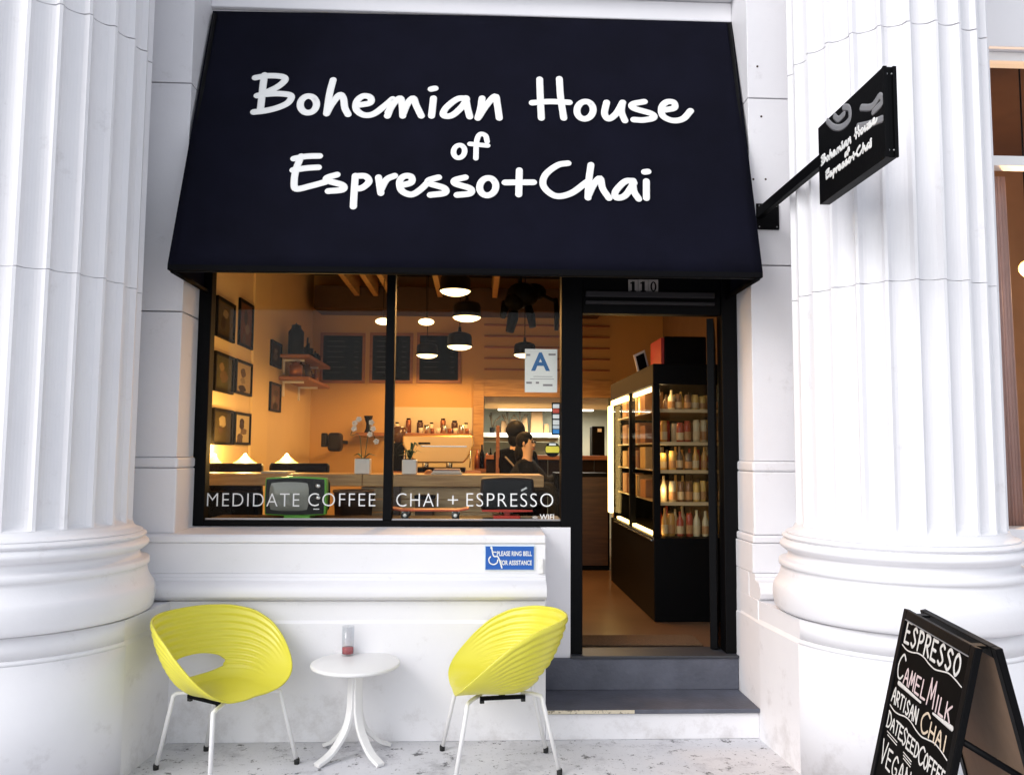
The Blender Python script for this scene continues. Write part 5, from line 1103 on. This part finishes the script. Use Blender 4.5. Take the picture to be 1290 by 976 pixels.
for i, z in enumerate(shz[:-1]): part('price_strip', MB().box(fx + .06, fx2 - .09, YF0 + .046, YF0 + .058, z - .022, z + .003), mat('price_strip_cream', (.55, .42, .24), .5), fr); part('shelf', MB().box(fx + .06, fx2 - .04, YF0 + .06, YF1 - .04, z - .012, z), mat('shelf_glassy', (.45, .33, .18), .25), fr, .002)
BT = [(0, 0), (.030, 0), (.032, .01), (.032, .12), (.012, .165), (.012, .205), (0, .205)]; CN = [(0, 0), (.032, 0), (.032, .150), (.028, .155), (.028, .172), (0, .172)]; BX = None
rowlab = ['bottom', 'second', 'middle', 'fourth', 'top']; cnt = 0
cols = [(.55, .30, .08), (.40, .06, .03), (.60, .50, .30), (.20, .10, .05), (.65, .42, .12), (.10, .07, .05)]
ordn = ['nearest', 'second', 'third', 'fourth', 'fifth', 'sixth', 'seventh', 'eighth', 'ninth']
for s_i, z in enumerate([shz[4], shz[3], shz[2], shz[1], shz[0]]):
    top = [shz[3], shz[2], shz[1], shz[0], gtz][s_i]; room = top - z - .02
    for j in range(9):
        for row in range(2):
            x = fx + .100 + j * .059 + random.uniform(-.005, .005); y = YF0 + .12 + row * .15 + random.uniform(-.02, .02)
            if random.random() < .07: continue
            kd = (s_i + row) % 3; c = cols[(s_i * 2 + (j // 2) + row) % 6]; sc_z = min(1., room / .215) * random.uniform(.82, 1.); kx = random.uniform(.70, .84)
            prof = BT if (s_i in (0, 2)) != (random.random() < .2) else CN; nm = 'bottle' if prof is BT else 'tin'
            t = thing(nm, '%s %s %s from the corner post, %s row, %s fridge shelf' % (ordn[j], ['amber', 'red', 'cream', 'brown', 'gold', 'black'][cols.index(c)], nm, ['front', 'back'][row], rowlab[s_i]), nm, (x, y, z + .0005), 'drinks and tins in the display fridge')
            part('body', MB().lathe([(r_ * kx * (1. if nm == 'bottle' else 1.05), h_ * sc_z) for r_, h_ in prof], (x, y, z + .0005), 12), mat('ware_%d' % cols.index(c), c, .25), t)
            if row == 0: part('label', MB().lathe([(kx * (.0335 if nm == 'bottle' else .0350), .02 * sc_z), (kx * (.0335 if nm == 'bottle' else .0350), .085 * sc_z)], (x, y, z + .0005), 12), mat('paper_label_%d' % (j % 2), [(.60, .45, .25), (.42, .20, .07)][j % 2], .6), t)
# boxes along the long glass side
for s_i, z in enumerate([shz[3], shz[2], shz[1], shz[0]]):
    for j in range(4):
        y = YF0 + .62 + j * .26; h = .14 + .03 * ((j + s_i) % 2); c = [(.45, .20, .07), (.60, .38, .14), (.30, .12, .05)][(j + s_i) % 3]
        o = part('food_box', MB().box(fx + .07, fx + .22, y, y + .20, z + .001, z + h), mat('carton_%d' % ((j + s_i) % 3), c, .6, var=.25, vscale=20), None, .004, loc=(fx + .14, y + .1, z))
        tag(o, '%s brown carton along the long glass side, %s fridge shelf' % (['nearest', 'second', 'third', 'farthest'][j], rowlab[s_i + 1]), 'box', 'cartons in the display fridge')
a, b = P(832, 458, YF0 + .2), P(886, 426, YF0 + .2)
t = thing('storage_crate', 'black crate with red end standing on top of the display fridge', 'crate', ((a.x + b.x) / 2, YF0 + .3, ft_)); part('body', MB().box(a.x + .012, b.x, YF0 + .12, YF0 + .5, ft_ + .001, b.z), BLACK, t, .01); part('end_panel', MB().box(a.x - .01, a.x + .0115, YF0 + .13, YF0 + .49, ft_ + .001, b.z - .01), mat('dull_red', (.40, .03, .03), .5), t)
c = P(808, 461, YF0 + .7); c.z = ft_ + .001
tf = thing('photo_frame', 'small tilted frame leaning on top of the display fridge', 'picture', c); part('frame', MB().obox(c + Vector((.0, 0, .085)), (.045, 0, .022), (0, .008, 0), (-.02, 0, .08)), WST, tf); part('print', MB().obox(c + Vector((.0, -.009, .085)), (.032, 0, .015), (0, .003, 0), (-.015, 0, .062)), BLACK, tf)
# door mat
dm = thing('door_mat', 'brown coir doormat just inside the open cafe door', 'doormat', (1.0, 5.1, ZF))
part('mat_pile', MB().box(pxl + .01, P(880, 810, 5.1).x, 5.0, 5.26, ZF + .0045, ZF + .016), mat('coir', (.13, .07, .032), .95, var=.5, vscale=60, bump=1., bscale=200), dm, .004)
# dark cupboards beyond the doorway
a, b = P(733, 640, 8.2), P(768, 596, 8.2); cb = thing('low_cupboard', 'dark low cupboard in the passage beyond the doorway', 'cupboard', ((a.x + b.x) / 2, 8.2, ZF)); part('body', MB().box(P(700, 640, 8.2).x, b.x, 8.2, 8.6, ZF + .001, b.z), BLACK, cb, .01); part('door', MB().box(a.x, b.x - .02, 8.185, 8.199, ZF + .05, b.z - .04), DWOOD, cb, .003)
# warm general light of the pendants is theirs alone; a cool strip lights the kitchen
al = bpy.data.lights.new('hood_light', 'AREA'); al.shape = 'RECTANGLE'; al.size = 1.2; al.size_y = .08; al.energy = 22; al.color = (1, .95, .80)
ao = bpy.data.objects.new('hood_light', al); COL.objects.link(ao); ao.location = ((kx0 + kx1) / 2, 10.46, P(690, 514, 10.4).z - .035)

# small clutter on the counters and the shelf behind the machine
ORD = ['first', 'second', 'third', 'fourth', 'fifth', 'sixth', 'seventh']
for i in range(7):
    c = P(500 + i * 14.5, 545, RY1 - .12); z = P(540, 533, RY1 - .12).z - .12; r_, h_ = .028 + .006 * (i % 3), .10 + .05 * ((i * 2) % 3) / 2
    if i == 0:
        sh = thing('wall_shelf', 'thin wooden shelf of jars on the cream tiles above the espresso machine', 'shelf', (c.x, RY1, z)); part('board', MB().box(P(492, 545, RY1).x, P(594, 545, RY1).x, RY1 - .22, RY1 - .0125, z - .02, z), REDW, sh, .003)
    t = thing('storage_jar', ORD[i] + ' jar from the left on the shelf above the espresso machine', 'jar', (c.x, c.y, z), 'jars above the espresso machine')
    part('body', MB().lathe([(0, .001), (r_, .001), (r_, h_), (r_ * .7, h_ + .012), (0, h_ + .012)], (c.x, c.y, z), 14), [MT['white_cup'], MT['copper_pot'], MT['dark_glaze']][i % 3], t); part('lid', MB().lathe([(0, h_ + .0125), (r_ * .75, h_ + .0125), (r_ * .75, h_ + .03), (0, h_ + .03)], (c.x, c.y, z), 14), BLACK, t)
for i, (x, h_, r_) in enumerate(((601, .22, .034), (607, .28, .030), (613, .18, .036), (618, .24, .028))):
    c = P(x, 590, 9.6); z = ZF + .98
    if i == 0:
        sc2 = thing('side_counter', 'dark narrow counter with bottles between the machine and the person', 'counter', (P(609, 590, 9.6).x, 9.6, ZF)); part('top', MB().box(P(598, 590, 9.6).x, P(622, 590, 9.6).x, 9.5, 9.8, z - .04, z), REDW, sc2); part('base', MB().box(P(599, 590, 9.6).x, P(621, 590, 9.6).x, 9.52, 9.78, ZF + .001, z - .041), DWOOD, sc2)
    tag(part('bottle', MB().lathe([(0, 0), (r_, 0), (r_, h_ * .6), (r_ * .35, h_ * .8), (r_ * .35, h_), (0, h_)], (c.x, 9.6, z + .0005), 12), [MT['copper_pot'], BLACK][i % 2], None, loc=(c.x, 9.6, z)), ORD[i] + ' slim dark bottle from the left on the narrow counter by the person', 'bottle', 'bottles on the narrow counter')
